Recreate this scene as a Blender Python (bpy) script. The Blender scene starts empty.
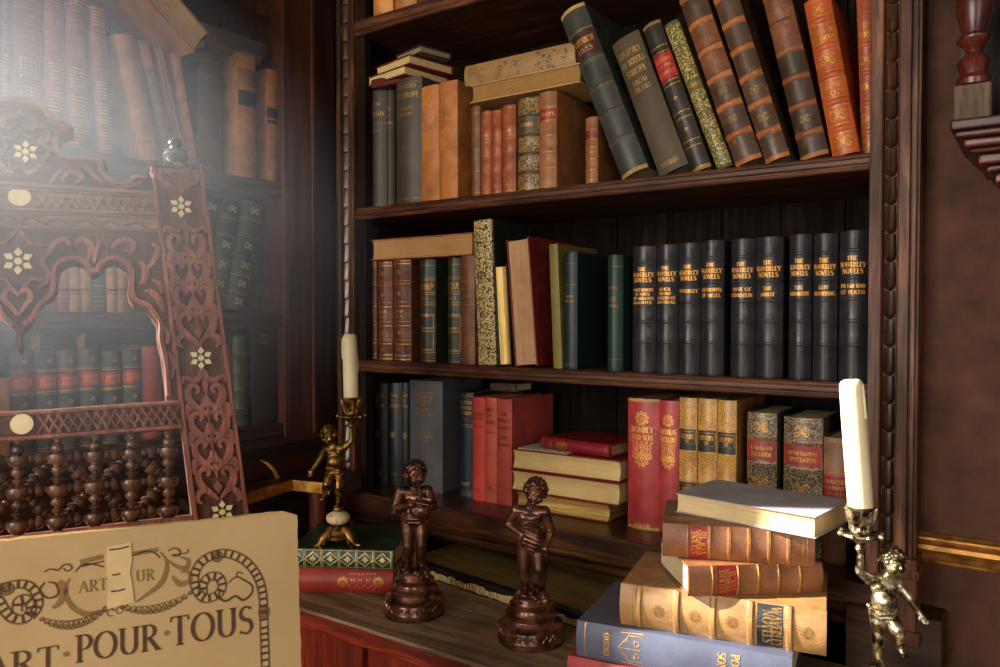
import bpy, bmesh, math, random
from mathutils import Vector, Matrix
from mathutils.geometry import tessellate_polygon
random.seed(7)
C = bpy.context.scene.collection
PI = math.pi
# ------------------------------------------------------------------ the place
# World X runs along the main bookcase, Y into it, Z up.  The camera stands at X=Y=0, ZC above the floor.
ZC = 1.21
F = 780.0
PITCH = math.atan(18.5 / F)
RX, RY = 0.8199, 0.5725
def V3(*a): return Vector(a)
def ray(px, py):
    a = (px - 500) / F; b = (333.5 - py) / F
    fw = math.cos(PITCH) + b * math.sin(PITCH); up = -math.sin(PITCH) + b * math.cos(PITCH)
    return V3(a * RX - fw * RY, a * RY + fw * RX, up)
def W(v): return V3(v.x, v.y, v.z + ZC)
def onv(px, py, v): r = ray(px, py); return W(r * (v / r.y))
def onu(px, py, u): r = ray(px, py); return W(r * (u / r.x))
def onz(px, py, z): r = ray(px, py); return W(r * ((z - ZC) / r.z))
VF = 1.1                    # front plane of the main bookcase
UL = -1.18                  # front plane of the left bookcase
Z0, Z1, Z2, Z3, ZT = ZC + .575, ZC + .2095, ZC - .0894, ZC - .352, ZC - .46
L1, L2, L3 = ZC + .2486, ZC + .004, ZC - .2035   # left bookcase shelf tops

def lin(c):
    if isinstance(c, str):
        c = tuple(int(c[i:i + 2], 16) / 255 for i in (0, 2, 4))
    return tuple(x / 12.92 if x <= .04045 else ((x + .055) / 1.055) ** 2.4 for x in c) + (1,)

# ------------------------------------------------------------------ materials
class N:
    def __init__(s, name):
        s.m = bpy.data.materials.new(name); s.m.use_nodes = True
        s.t = s.m.node_tree; s.n = s.t.nodes; s.n.clear()
        s.out = s.n.new('ShaderNodeOutputMaterial'); s.b = s.n.new('ShaderNodeBsdfPrincipled')
        s.t.links.new(s.b.outputs[0], s.out.inputs[0])
        tc = s.n.new('ShaderNodeTexCoord'); oi = s.n.new('ShaderNodeObjectInfo')
        mu = s.n.new('ShaderNodeMath'); mu.operation = 'MULTIPLY'; mu.inputs[1].default_value = 7.3
        s.l(oi.outputs['Random'], mu.inputs[0])
        va = s.n.new('ShaderNodeVectorMath'); va.operation = 'ADD'
        s.l(tc.outputs['Object'], va.inputs[0]); s.l(mu.outputs[0], va.inputs[1])
        s.co = va.outputs[0]; s.raw = tc.outputs['Object']
    def l(s, a, b): s.t.links.new(a, b)
    def map(s, scale, co=None):
        m = s.n.new('ShaderNodeMapping'); m.inputs['Scale'].default_value = scale
        s.l(co or s.co, m.inputs[0]); return m.outputs[0]
    def noise(s, scale, detail=4, co=None, rough=.55, dist=0):
        n = s.n.new('ShaderNodeTexNoise'); n.inputs['Scale'].default_value = scale; n.inputs['Detail'].default_value = detail
        n.inputs['Roughness'].default_value = rough; n.inputs['Distortion'].default_value = dist
        s.l(co or s.co, n.inputs['Vector']); return n.outputs['Fac']
    def vor(s, scale, feature='F1', co=None):
        n = s.n.new('ShaderNodeTexVoronoi'); n.inputs['Scale'].default_value = scale; n.feature = feature
        s.l(co or s.co, n.inputs['Vector']); return n.outputs['Distance']
    def ramp(s, fac, stops):
        r = s.n.new('ShaderNodeValToRGB'); e = r.color_ramp.elements
        e[0].position, e[0].color = stops[0]; e[1].position, e[1].color = stops[-1]
        for p, c in stops[1:-1]:
            x = e.new(p); x.color = c
        s.l(fac, r.inputs[0]); return r.outputs[0]
    def mix(s, fac, a, b, mode='MIX'):
        m = s.n.new('ShaderNodeMix'); m.data_type = 'RGBA'; m.blend_type = mode
        for sock, v in ((m.inputs[0], fac), (m.inputs[6], a), (m.inputs[7], b)):
            if hasattr(v, 'links'): s.l(v, sock)
            else: sock.default_value = v
        return m.outputs[2]
    def bump(s, h, strength=.2, dist=.002):
        b = s.n.new('ShaderNodeBump'); b.inputs['Strength'].default_value = strength; b.inputs['Distance'].default_value = dist
        s.l(h, b.inputs['Height']); s.l(b.outputs[0], s.b.inputs['Normal'])
    def set(s, col=None, rough=.5, metal=0, spec=.5, coat=0, crough=.2):
        if col is not None:
            if hasattr(col, 'links'): s.l(col, s.b.inputs['Base Color'])
            else: s.b.inputs['Base Color'].default_value = col
        if hasattr(rough, 'links'): s.l(rough, s.b.inputs['Roughness'])
        else: s.b.inputs['Roughness'].default_value = rough
        s.b.inputs['Metallic'].default_value = metal; s.b.inputs['Specular IOR Level'].default_value = spec
        s.b.inputs['Coat Weight'].default_value = coat; s.b.inputs['Coat Roughness'].default_value = crough
        return s.m
def sc(c, k): return (c[0] * k, c[1] * k, c[2] * k, 1)
MC = {}
def leather(hexc, rough=.42, wear=None, amt=.5):
    k = ('lea', hexc, rough, wear, amt)
    if k in MC: return MC[k]
    n = N('leather'); c = lin(hexc)
    a = n.ramp(n.noise(28, 5), [(.3, sc(c, .62)), (.5, c), (.72, sc(c, 1.35))])
    w = lin(wear) if wear else sc(c, 1.9)
    f = n.ramp(n.noise(75, 6, rough=.7), [(.56, (0, 0, 0, 1)), (.74, (amt,) * 3 + (1,))])
    col = n.mix(f, a, w)
    rr = n.ramp(n.noise(45, 3), [(.3, (rough - .08,) * 3 + (1,)), (.7, (rough + .16,) * 3 + (1,))])
    n.bump(n.noise(420, 3), .35, .0008)
    MC[k] = n.set(col, rr, spec=.45); return MC[k]
def cloth(hexc, rough=.6):
    k = ('clo', hexc, rough)
    if k in MC: return MC[k]
    n = N('book_cloth'); c = lin(hexc)
    a = n.ramp(n.noise(22, 4), [(.3, sc(c, .78)), (.72, sc(c, 1.22))])
    n.bump(n.noise(900, 2), .5, .0006)
    MC[k] = n.set(a, rough, spec=.35); return MC[k]
def gilt_pattern(base, gold, scale, lo, hi, rough=.4):
    k = ('gp', base, gold, scale, lo, hi)
    if k in MC: return MC[k]
    n = N('gilt_tooled_leather')
    f = n.ramp(n.vor(scale, 'SMOOTH_F1'), [(lo, (1, 1, 1, 1)), (hi, (0, 0, 0, 1))])
    g = n.ramp(n.noise(scale * 1.3, 2), [(.42, (0, 0, 0, 1)), (.5, (1, 1, 1, 1))])
    ff = n.mix(1.0, f, g, 'MULTIPLY')
    b = n.ramp(n.noise(40, 4), [(.3, sc(lin(base), .7)), (.7, sc(lin(base), 1.25))])
    MC[k] = n.set(n.mix(ff, b, lin(gold)), rough); return MC[k]
def marble(hexes, scale=60):
    k = ('mar', tuple(hexes), scale)
    if k in MC: return MC[k]
    n = N('marbled_paper'); st = []
    for i, h in enumerate(hexes): st.append((.3 + .4 * i / (len(hexes) - 1), lin(h)))
    MC[k] = n.set(n.ramp(n.noise(scale, 6, dist=1.5), st), .5); return MC[k]
def pages(hexc='d8c49a', edge=None, dark=.62):
    k = ('pag', hexc, edge, dark)
    if k in MC: return MC[k]
    n = N('page_edges'); c = lin(hexc)
    f = n.noise(1, 3, n.map((1600, 14, 14)))
    g = n.noise(30, 5)
    a = n.ramp(f, [(.3, sc(c, dark)), (.5, sc(c, .92)), (.7, sc(c, 1.12))])
    b = n.mix(n.ramp(g, [(.45, (0, 0, 0, 1)), (.75, (.55,) * 3 + (1,))]), a, lin(edge) if edge else sc(c, .6))
    n.bump(f, .6, .001)
    MC[k] = n.set(b, .75, spec=.2); return MC[k]
def gilt_edge():
    if 'gilt_edge' in MC: return MC['gilt_edge']
    n = N('gilt_page_edges'); f = n.noise(1, 3, n.map((1200, 10, 10)))
    a = n.ramp(f, [(.3, lin('8a6a30')), (.55, lin('d9b566')), (.75, lin('f2dc9a'))])
    n.bump(f, .5, .001)
    MC['gilt_edge'] = n.set(a, .38, metal=.45); return MC['gilt_edge']
def metal(name, hexc, hex2, rough=.35, scale=60, m=.9, lo=.35, hi=.65):
    if name in MC: return MC[name]
    n = N(name)
    a = n.ramp(n.noise(scale, 5), [(lo, lin(hex2)), (hi, lin(hexc))])
    r = n.ramp(n.noise(scale * 1.7, 3), [(.3, (rough - .1,) * 3 + (1,)), (.7, (rough + .15,) * 3 + (1,))])
    n.bump(n.noise(220, 3), .15, .001)
    MC[name] = n.set(a, r, metal=m); return MC[name]
def wood(name, dark, mid, light, axis='x', rough=.4, coat=.25, g=1.0, bump=.25):
    if name in MC: return MC[name]
    n = N(name)
    s = {'x': (4, 55, 55), 'y': (55, 4, 55), 'z': (55, 55, 4)}[axis]
    s = tuple(q * g for q in s)
    f = n.noise(1, 7, n.map(s), rough=.62, dist=.4)
    h = n.noise(1, 3, n.map(tuple(q * 6 for q in s)))
    big = n.noise(6, 3)
    a = n.ramp(f, [(.28, lin(dark)), (.5, lin(mid)), (.74, lin(light))])
    b = n.mix(n.ramp(h, [(.35, (.75,) * 3 + (1,)), (.55, (0, 0, 0, 1))]), a, lin(dark))
    c = n.mix(n.ramp(big, [(.35, (.55,) * 3 + (1,)), (.65, (0, 0, 0, 1))]), b, lin(dark))
    n.bump(f, bump, .002)
    rr = n.ramp(f, [(.3, (rough + .15,) * 3 + (1,)), (.7, (rough - .06,) * 3 + (1,))])
    MC[name] = n.set(c, rr, coat=coat * .6, crough=.3, spec=.28 if rough < .7 else .1); return MC[name]
def plain(name, hexc, rough=.5, metalv=0, coat=0, var=.15, scale=40, spec=.35):
    if name in MC: return MC[name]
    n = N(name); c = lin(hexc)
    MC[name] = n.set(n.ramp(n.noise(scale, 4), [(.3, sc(c, 1 - var)), (.7, sc(c, 1 + var))]), rough, metal=metalv, coat=coat, spec=spec); return MC[name]
GILT = metal('gilt_tooling', 'd8a24a', 'a06c22', .42, 300, .55)
GILTDIM = metal('dull_gilt_tooling', 'b08a48', '6a4c20', .5, 300, .4)
BLACKINK = plain('black_ink', '1d1512', .6)
OAKX = wood('dark_oak_across', '24120a', '552f1c', '8a5636', 'x', .45, .1)
OAKZ = wood('dark_oak_upright', '28140a', '613820', '945f3a', 'z', .48, .05)
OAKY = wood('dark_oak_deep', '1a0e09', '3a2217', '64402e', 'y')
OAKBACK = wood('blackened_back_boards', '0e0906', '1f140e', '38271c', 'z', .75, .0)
REDOAKZ = wood('red_brown_oak', '25100a', '4c2213', '713a22', 'z', .45, .2)

# ------------------------------------------------------------------ mesh helper
class MB:
    def __init__(s): s.v = []; s.f = []; s.mi = []; s.sm = []
    def add(s, vs, fs, mi=0, smooth=False):
        b = len(s.v); s.v += [tuple(v) for v in vs]
        for f in fs:
            s.f.append(tuple(b + i for i in f)); s.mi.append(mi); s.sm.append(smooth)
    def hexa(s, p, mi=0):     # 8 points: bottom ring then top ring
        s.add(p, [(0, 3, 2, 1), (4, 5, 6, 7), (0, 1, 5, 4), (1, 2, 6, 5), (2, 3, 7, 6), (3, 0, 4, 7)], mi)
    def box(s, x0, x1, y0, y1, z0, z1, mi=0):
        s.hexa([(x0, y0, z0), (x1, y0, z0), (x1, y1, z0), (x0, y1, z0), (x0, y0, z1), (x1, y0, z1), (x1, y1, z1), (x0, y1, z1)], mi)
    def prism(s, poly, a, b, mi=0, holes=()):
        # poly: list of 2D points; a, b map a 2D point to the 3D front / back
        loops = [list(poly)] + [list(h) for h in holes]
        flat = [p for l in loops for p in l]
        tri = tessellate_polygon([[Vector((p[0], p[1], 0)) for p in l] for l in loops])
        n = len(flat)
        s.add([a(*p) for p in flat] + [b(*p) for p in flat],
              [tuple(t) for t in tri] + [tuple(n + i for i in reversed(t)) for t in tri], mi)
        for l in loops:
            m = len(l)
            s.add([a(*p) for p in l] + [b(*p) for p in l], [(i, (i + 1) % m, m + (i + 1) % m, m + i) for i in range(m)], mi)
    def lathe(s, prof, o=(0, 0, 0), seg=24, mi=0, axis=None, squash=(1, 1)):
        # prof: (radius, height) list; axis: optional (X, Y, Z) vectors
        X, Y, Z = axis or (V3(1, 0, 0), V3(0, 1, 0), V3(0, 0, 1)); o = Vector(o)
        vs = []
        for r, h in prof:
            for i in range(seg):
                t = 2 * PI * i / seg
                vs.append(o + X * (r * math.cos(t) * squash[0]) + Y * (r * math.sin(t) * squash[1]) + Z * h)
        fs = []
        for j in range(len(prof) - 1):
            for i in range(seg):
                k = (i + 1) % seg
                fs.append((j * seg + i, j * seg + k, (j + 1) * seg + k, (j + 1) * seg + i))
        s.add(vs, fs, mi, True)
        s.add(vs[:seg], [tuple(reversed(range(seg)))], mi); s.add(vs[-seg:], [tuple(range(seg))], mi)
    def tube(s, pts, rad, seg=8, mi=0, closed=False):
        pts = [Vector(p) for p in pts]; n = len(pts)
        rads = rad if isinstance(rad, (list, tuple)) else [rad] * n
        vs = []; up = None
        for i, p in enumerate(pts):
            t = (pts[(i + 1) % n] - pts[i - 1]) if closed else (pts[min(i + 1, n - 1)] - pts[max(i - 1, 0)])
            t.normalize()
            if up is None: up = t.orthogonal().normalized()
            up = (up - t * up.dot(t)).normalized(); sd = t.cross(up)
            for k in range(seg):
                a = 2 * PI * k / seg
                vs.append(p + (up * math.cos(a) + sd * math.sin(a)) * rads[i])
        fs = []
        for i in range(n if closed else n - 1):
            j = (i + 1) % n
            for k in range(seg):
                q = (k + 1) % seg
                fs.append((i * seg + k, i * seg + q, j * seg + q, j * seg + k))
        s.add(vs, fs, mi, True)
        if not closed:
            s.add(vs[:seg], [tuple(reversed(range(seg)))], mi); s.add(vs[-seg:], [tuple(range(seg))], mi)
    def ball(s, c, r, seg=12, rings=8, mi=0, rot=None):
        rr = (r, r, r) if not isinstance(r, (tuple, list)) else r
        c = Vector(c); vs = []
        for j in range(rings + 1):
            ph = PI * j / rings
            for i in range(seg):
                t = 2 * PI * i / seg
                d = V3(rr[0] * math.sin(ph) * math.cos(t), rr[1] * math.sin(ph) * math.sin(t), rr[2] * math.cos(ph))
                if rot: d = rot @ d
                vs.append(c + d)
        fs = [(j * seg + i, (j + 1) * seg + i, (j + 1) * seg + (i + 1) % seg, j * seg + (i + 1) % seg) for j in range(rings) for i in range(seg)]
        s.add(vs, fs, mi, True)
    def cap(s, p, q, r0, r1, seg=12):         # tapered limb with round ends
        p, q = Vector(p), Vector(q); d = q - p; L = max(d.length, 1e-6); z = d / L
        x = z.orthogonal().normalized(); y = z.cross(x); prof = []
        for k in range(6):
            a = PI / 2 * k / 5; prof.append((r0 * math.sin(a) + 1e-6, -r0 * math.cos(a)))
        for k in range(6):
            a = PI / 2 * k / 5; prof.append((r1 * math.cos(a) + 1e-6, L + r1 * math.sin(a)))
        s.lathe(prof, p, seg, 0, (x, y, z))
    def band(s, pts, w, mp, h=0.0, calli=None, mi=0, closed=False):
        # a flat (h = 0) or raised ribbon along 2D pts; mp(x, y, off) gives the 3D point
        n = len(pts); L = []; R = []
        for i, p in enumerate(pts):
            a = pts[(i + 1) % n] if (closed or i < n - 1) else pts[i]; b = pts[i - 1] if (closed or i > 0) else pts[i]
            tx, ty = a[0] - b[0], a[1] - b[1]; d = math.hypot(tx, ty) or 1
            tx, ty = tx / d, ty / d
            ww = w[i] if isinstance(w, (list, tuple)) else w
            if calli: ww = ww * (calli + (1 - calli) * abs(ty) ** 1.6)
            L.append((p[0] - ty * ww / 2, p[1] + tx * ww / 2)); R.append((p[0] + ty * ww / 2, p[1] - tx * ww / 2))
        if h == 0:
            s.add([mp(x, y, 0) for x, y in L] + [mp(x, y, 0) for x, y in R],
                  [(i, n + i, n + (i + 1) % n, (i + 1) % n) for i in range(n if closed else n - 1)], mi)
        else:
            k = .55
            A = [mp(x, y, 0) for x, y in L]; D = [mp(x, y, 0) for x, y in R]
            B = [mp(l[0] * (1 + k) / 2 + r[0] * (1 - k) / 2, l[1] * (1 + k) / 2 + r[1] * (1 - k) / 2, h) for l, r in zip(L, R)]
            E = [mp(r[0] * (1 + k) / 2 + l[0] * (1 - k) / 2, r[1] * (1 + k) / 2 + l[1] * (1 - k) / 2, h) for l, r in zip(L, R)]
            vs = A + B + E + D; fs = []
            for i in range(n if closed else n - 1):
                j = (i + 1) % n
                for q in range(3): fs.append((q * n + i, (q + 1) * n + i, (q + 1) * n + j, q * n + j))
            if not closed: fs += [(0, n, 2 * n, 3 * n), (n - 1, 2 * n - 1, 3 * n - 1, 4 * n - 1)]
            s.add(vs, fs, mi)
    def poly(s, pts, mp, mi=0, h=0.0):
        if h == 0: s.add([mp(x, y, 0) for x, y in pts], [tuple(range(len(pts)))], mi)
        else: s.prism(pts, lambda x, y: mp(x, y, h), lambda x, y: mp(x, y, -.0002), mi)
    def mesh(s, name, mats, bevel=None):
        me = bpy.data.meshes.new(name)
        me.from_pydata(s.v, [], s.f)
        for m in (mats if isinstance(mats, (list, tuple)) else [mats]): me.materials.append(m)
        for p, i, sm in zip(me.polygons, s.mi, s.sm): p.material_index = i; p.use_smooth = sm
        me.update(); return me
    def build(s, name, mats, parent=None, matrix=None, fix=True, weld=False):
        me = s.mesh(name, mats)
        if fix or weld:
            bm = bmesh.new(); bm.from_mesh(me)
            if weld: bmesh.ops.remove_doubles(bm, verts=bm.verts, dist=1e-5)
            if fix: bmesh.ops.recalc_face_normals(bm, faces=bm.faces)
            bm.to_mesh(me); bm.free()
        if any(s.sm): me.set_sharp_from_angle(angle=.75)
        o = bpy.data.objects.new(name, me); C.objects.link(o)
        if parent: o.parent = parent
        if matrix is not None: o.matrix_basis = matrix
        return o
def bevel(o, w=.001, seg=1):
    m = o.modifiers.new('edge', 'BEVEL'); m.width = w; m.segments = seg; m.limit_method = 'ANGLE'; m.angle_limit = .6
    return o
def thing(name, label, cat, matrix=None, group=None, kind=None):
    o = bpy.data.objects.new(name, None); C.objects.link(o); o.empty_display_size = .02
    if matrix is not None: o.matrix_basis = matrix
    tag(o, label, cat, group, kind); return o
def tag(o, label=None, cat=None, group=None, kind=None):
    if label: o['label'] = label
    if cat: o['category'] = cat
    if group: o['group'] = group
    if kind: o['kind'] = kind
    return o
def struct(o, label=None, cat=None):
    o['kind'] = 'structure'
    return tag(o, label, cat)
def mat4(X, Y, Z, O):
    return Matrix(((X[0], Y[0], Z[0], O[0]), (X[1], Y[1], Z[1], O[1]), (X[2], Y[2], Z[2], O[2]), (0, 0, 0, 1)))

# ------------------------------------------------------------------ lettering (serif capitals drawn as pen strokes)
def arc(cx, cy, rx, ry, a0, a1, n=12):
    return [(cx + rx * math.cos(math.radians(a0 + (a1 - a0) * i / n)), cy + ry * math.sin(math.radians(a0 + (a1 - a0) * i / n))) for i in range(n + 1)]
def _g():
    g = {}
    T, t = 'T', 't'
    def st(x): return (T, [(x, 0), (x, 1)])
    g['A'] = (.78, [(t, [(.06, 0), (.39, 1)]), (T, [(.39, 1), (.72, 0)]), (t, [(.19, .36), (.59, .36)])], [(.06, 0), (.72, 0)])
    g['B'] = (.62, [st(.14), ('c', [(.14, 1)] + arc(.3, .76, .24, .24, 90, -90) + [(.14, .52)]), ('c', [(.14, .52)] + arc(.3, .26, .28, .26, 90, -90) + [(.14, 0)])], [(.1, 0), (.1, 1)])
    g['C'] = (.78, [('c', arc(.44, .5, .38, .5, 50, 310, 18)), (T, [(.69, .78), (.69, .95)])], [])
    g['D'] = (.78, [st(.14), ('c', [(.14, 1)] + arc(.3, .5, .4, .5, 90, -90, 16) + [(.14, 0)])], [(.1, 0), (.1, 1)])
    g['E'] = (.58, [st(.14), (t, [(.14, 1), (.52, 1)]), (t, [(.14, .52), (.44, .52)]), (t, [(.14, 0), (.55, 0)]), (t, [(.52, 1), (.52, .86)]), (t, [(.55, 0), (.55, .16)])], [(.12, 0), (.12, 1)])
    g['F'] = (.55, [st(.14), (t, [(.14, 1), (.52, 1)]), (t, [(.14, .52), (.44, .52)]), (t, [(.52, 1), (.52, .85)])], [(.14, 0), (.12, 1)])
    g['G'] = (.82, [('c', arc(.44, .5, .38, .5, 50, 320, 18)), (T, [(.7, .42), (.7, .1)])], [(.68, .42)])
    g['H'] = (.8, [st(.15), st(.65), (t, [(.15, .52), (.65, .52)])], [(.15, 0), (.15, 1), (.65, 0), (.65, 1)])
    g['I'] = (.32, [st(.16)], [(.16, 0), (.16, 1)])
    g['J'] = (.42, [(T, [(.26, 1), (.26, .15)]), ('c', arc(.12, .1, .14, .2, 10, -100, 6))], [(.26, 1)])
    g['K'] = (.72, [st(.15), (t, [(.17, .45), (.6, 1)]), (T, [(.28, .58), (.66, 0)])], [(.15, 0), (.15, 1), (.6, 1), (.64, 0)])
    g['L'] = (.58, [st(.14), (t, [(.14, 0), (.54, 0)]), (t, [(.54, 0), (.54, .18)])], [(.12, 0), (.14, 1)])
    g['M'] = (.95, [(t, [(.13, 0), (.16, 1)]), (T, [(.16, 1), (.47, .05)]), (t, [(.47, .05), (.78, 1)]), (T, [(.78, 1), (.82, 0)])], [(.12, 0), (.82, 0), (.13, 1), (.81, 1)])
    g['N'] = (.82, [(t, [(.14, 0), (.14, 1)]), (T, [(.14, 1), (.68, 0)]), (t, [(.68, 0), (.68, 1)])], [(.14, 0), (.12, 1), (.68, 1)])
    g['O'] = (.86, [('c', arc(.43, .5, .37, .5, 0, 360, 28))], [])
    g['P'] = (.6, [st(.14), ('c', [(.14, 1)] + arc(.28, .73, .27, .27, 90, -90) + [(.14, .46)])], [(.14, 0), (.1, 1)])
    g['Q'] = (.86, [('c', arc(.43, .5, .37, .5, 0, 360, 28)), (T, [(.45, .12), (.8, -.16)])], [])
    g['R'] = (.7, [st(.14), ('c', [(.14, 1)] + arc(.28, .75, .25, .25, 90, -90) + [(.14, .5)]), (T, [(.3, .5), (.66, 0)])], [(.14, 0), (.1, 1), (.66, 0)])
    g['S'] = (.55, [('S', arc(.28, .75, .2, .24, 35, 250, 12) + arc(.27, .26, .22, .26, 75, -145, 12)[1:]), (t, [(.45, .88), (.45, .99)]), (t, [(.06, .12), (.06, .01)])], [])
    g['T'] = (.7, [st(.35), (t, [(.04, 1), (.66, 1)]), (t, [(.05, 1), (.03, .84)]), (t, [(.65, 1), (.67, .84)])], [(.35, 0)])
    g['U'] = (.8, [('c', [(.14, 1), (.14, .35)] + arc(.4, .32, .26, .32, 180, 360, 12) + [(.66, 1)])], [(.14, 1), (.66, 1)])
    g['V'] = (.78, [(T, [(.07, 1), (.4, 0)]), (t, [(.4, 0), (.71, 1)])], [(.07, 1), (.71, 1)])
    g['W'] = (1.08, [(T, [(.06, 1), (.32, 0)]), (t, [(.32, 0), (.55, .9)]), (T, [(.52, 1), (.78, 0)]), (t, [(.78, 0), (1.02, 1)])], [(.06, 1), (1.02, 1), (.52, 1)])
    g['X'] = (.75, [(T, [(.08, 1), (.66, 0)]), (t, [(.1, 0), (.64, 1)])], [(.08, 1), (.66, 0), (.1, 0), (.64, 1)])
    g['Y'] = (.74, [(T, [(.07, 1), (.37, .48)]), (t, [(.37, .48), (.67, 1)]), (T, [(.37, .5), (.37, 0)])], [(.07, 1), (.67, 1), (.37, 0)])
    g['Z'] = (.66, [(t, [(.08, 1), (.58, 1)]), (T, [(.58, 1), (.06, 0)]), (t, [(.06, 0), (.6, 0)])], [])
    g['1'] = (.4, [st(.2), (t, [(.2, 1), (.06, .82)])], [(.2, 0)])
    g['2'] = (.55, [('c', arc(.27, .72, .2, .26, 160, -30, 10) + [(.06, .02)]), (T, [(.06, .04), (.5, .04)])], [])
    g['.'] = (.3, [('D', (.15, .06, .075))], []); g['\u00b7'] = (.42, [('D', (.21, .46, .08))], [])
    g['-'] = (.4, [(t, [(.06, .45), (.34, .45)])], []); g["'"] = (.22, [(T, [(.11, 1.02), (.09, .8)])], [])
    g[' '] = (.38, [], [])
    return g
GL = _g()
def twidth(s, gap=.1): return sum(GL[c][0] + gap for c in s) - gap
def write(mb, s, cx, y, h, mp, maxw=None, bold=1.0, mi=0, gap=.1, align='c', sx=None):
    """Write s in serif capitals of height h, centred on cx with its baseline at y."""
    w = twidth(s, gap) * h; k = 1.0
    if sx: k = sx / w
    elif maxw and w > maxw: k = maxw / w
    x = cx - w * k / 2 if align == 'c' else cx
    th, tn = .145 * h * bold, .055 * h * bold
    for c in s:
        gw, strokes, serifs = GL[c]
        for kind, pts in strokes:
            if kind == 'D':
                q = [(x + (pts[0] + pts[2] * math.cos(a * PI / 4)) * h * k, y + (pts[1] + pts[2] * math.sin(a * PI / 4)) * h) for a in range(8)]
                mb.poly(q, mp, mi); continue
            P = [(x + p[0] * h * k, y + p[1] * h) for p in pts]
            if kind == 'T': mb.band(P, th * (.55 + .45 * k), mp, mi=mi)
            elif kind == 't': mb.band(P, tn, mp, mi=mi)
            elif kind == 'S': mb.band(P, [tn + (th - tn) * math.sin(PI * i / (len(P) - 1)) ** 1.5 for i in range(len(P))], mp, mi=mi)
            else: mb.band(P, th, mp, calli=.36, mi=mi)
        for p in serifs:
            X, Y = x + p[0] * h * k, y + p[1] * h; sw = .13 * h * k
            mb.band([(X - sw, Y), (X + sw, Y)], tn, mp, mi=mi)
        x += (gw + gap) * h * k
# ------------------------------------------------------------------ books
# Book space: X across the thickness, Y from the spine (0) to the fore-edge, Z from tail to head.
def spine_fn(T, b, bands, bw, bt):
    def y(x, z):
        s = max(-1, min(1, 2 * x / T)); v = b * s * s
        for f in bands:
            d = abs(z - f)
            if d < bw: v -= bt
            elif d < bw * 1.8: v -= bt * (1.8 * bw - d) / (.8 * bw)
        return v
    return y
def fleur(mb, cx, cz, r, mp, kind='flower'):
    if kind == 'flower':
        for k in range(4):
            a = PI / 2 * k + PI / 4 * 0
            mb.poly([(cx + r * (.12 * math.cos(a + 1.57)), cz + r * .12 * math.sin(a + 1.57)), (cx + r * .55 * math.cos(a - .35), cz + r * .55 * math.sin(a - .35)),
                     (cx + r * math.cos(a), cz + r * math.sin(a)), (cx + r * .55 * math.cos(a + .35), cz + r * .55 * math.sin(a + .35))], mp)
        for k in range(4):
            a = PI / 2 * k + PI / 4
            mb.band([(cx + r * .25 * math.cos(a), cz + r * .25 * math.sin(a)), (cx + r * .7 * math.cos(a), cz + r * .7 * math.sin(a))], r * .14, mp)
    elif kind == 'ring':
        mb.band(arc(cx, cz, r, r, 0, 360, 14)[:-1], r * .22, mp, closed=True)
        mb.band(arc(cx, cz, r * .45, r * .45, 0, 360, 10)[:-1], r * .3, mp, closed=True)
    elif kind == 'diamond':
        mb.band([(cx - r, cz), (cx, cz + r * 1.2), (cx + r, cz), (cx, cz - r * 1.2)], r * .22, mp, closed=True)
        mb.poly([(cx - r * .4, cz), (cx, cz - r * .45), (cx + r * .4, cz), (cx, cz + r * .45)], mp)
    elif kind == 'scroll':
        for sx in (-1, 1):
            for sz in (-1, 1):
                p = [(cx + sx * r * (.15 + .8 * t) , cz + sz * r * (.55 * math.sin(t * 3.0) + .12)) for t in (0, .15, .3, .45, .6, .75, .9, 1)]
                mb.band(p, r * .13, mp)
                q = arc(cx + sx * r * .62, cz + sz * r * .32, r * .2, r * .2, 0, 300, 8); mb.band(q, r * .1, mp)
        fleur(mb, cx, cz, r * .42, mp)
    elif kind == 'wreath':
        mb.band(arc(cx, cz, r * .55, r * .55, 0, 360, 16)[:-1], r * .1, mp, closed=True)
        for k in range(9):
            a = 2 * PI * k / 9 + .17
            X, Z = cx + r * .8 * math.cos(a), cz + r * .8 * math.sin(a)
            mb.band(arc(X, Z, r * .17, r * .17, 0, 360, 8)[:-1], r * .12, mp, closed=True)
        for k in range(8):
            a = 2 * PI * k / 8
            mb.band([(cx + r * .12 * math.cos(a), cz + r * .12 * math.sin(a)), (cx + r * .36 * math.cos(a), cz + r * .36 * math.sin(a))], r * .1, mp)
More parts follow.
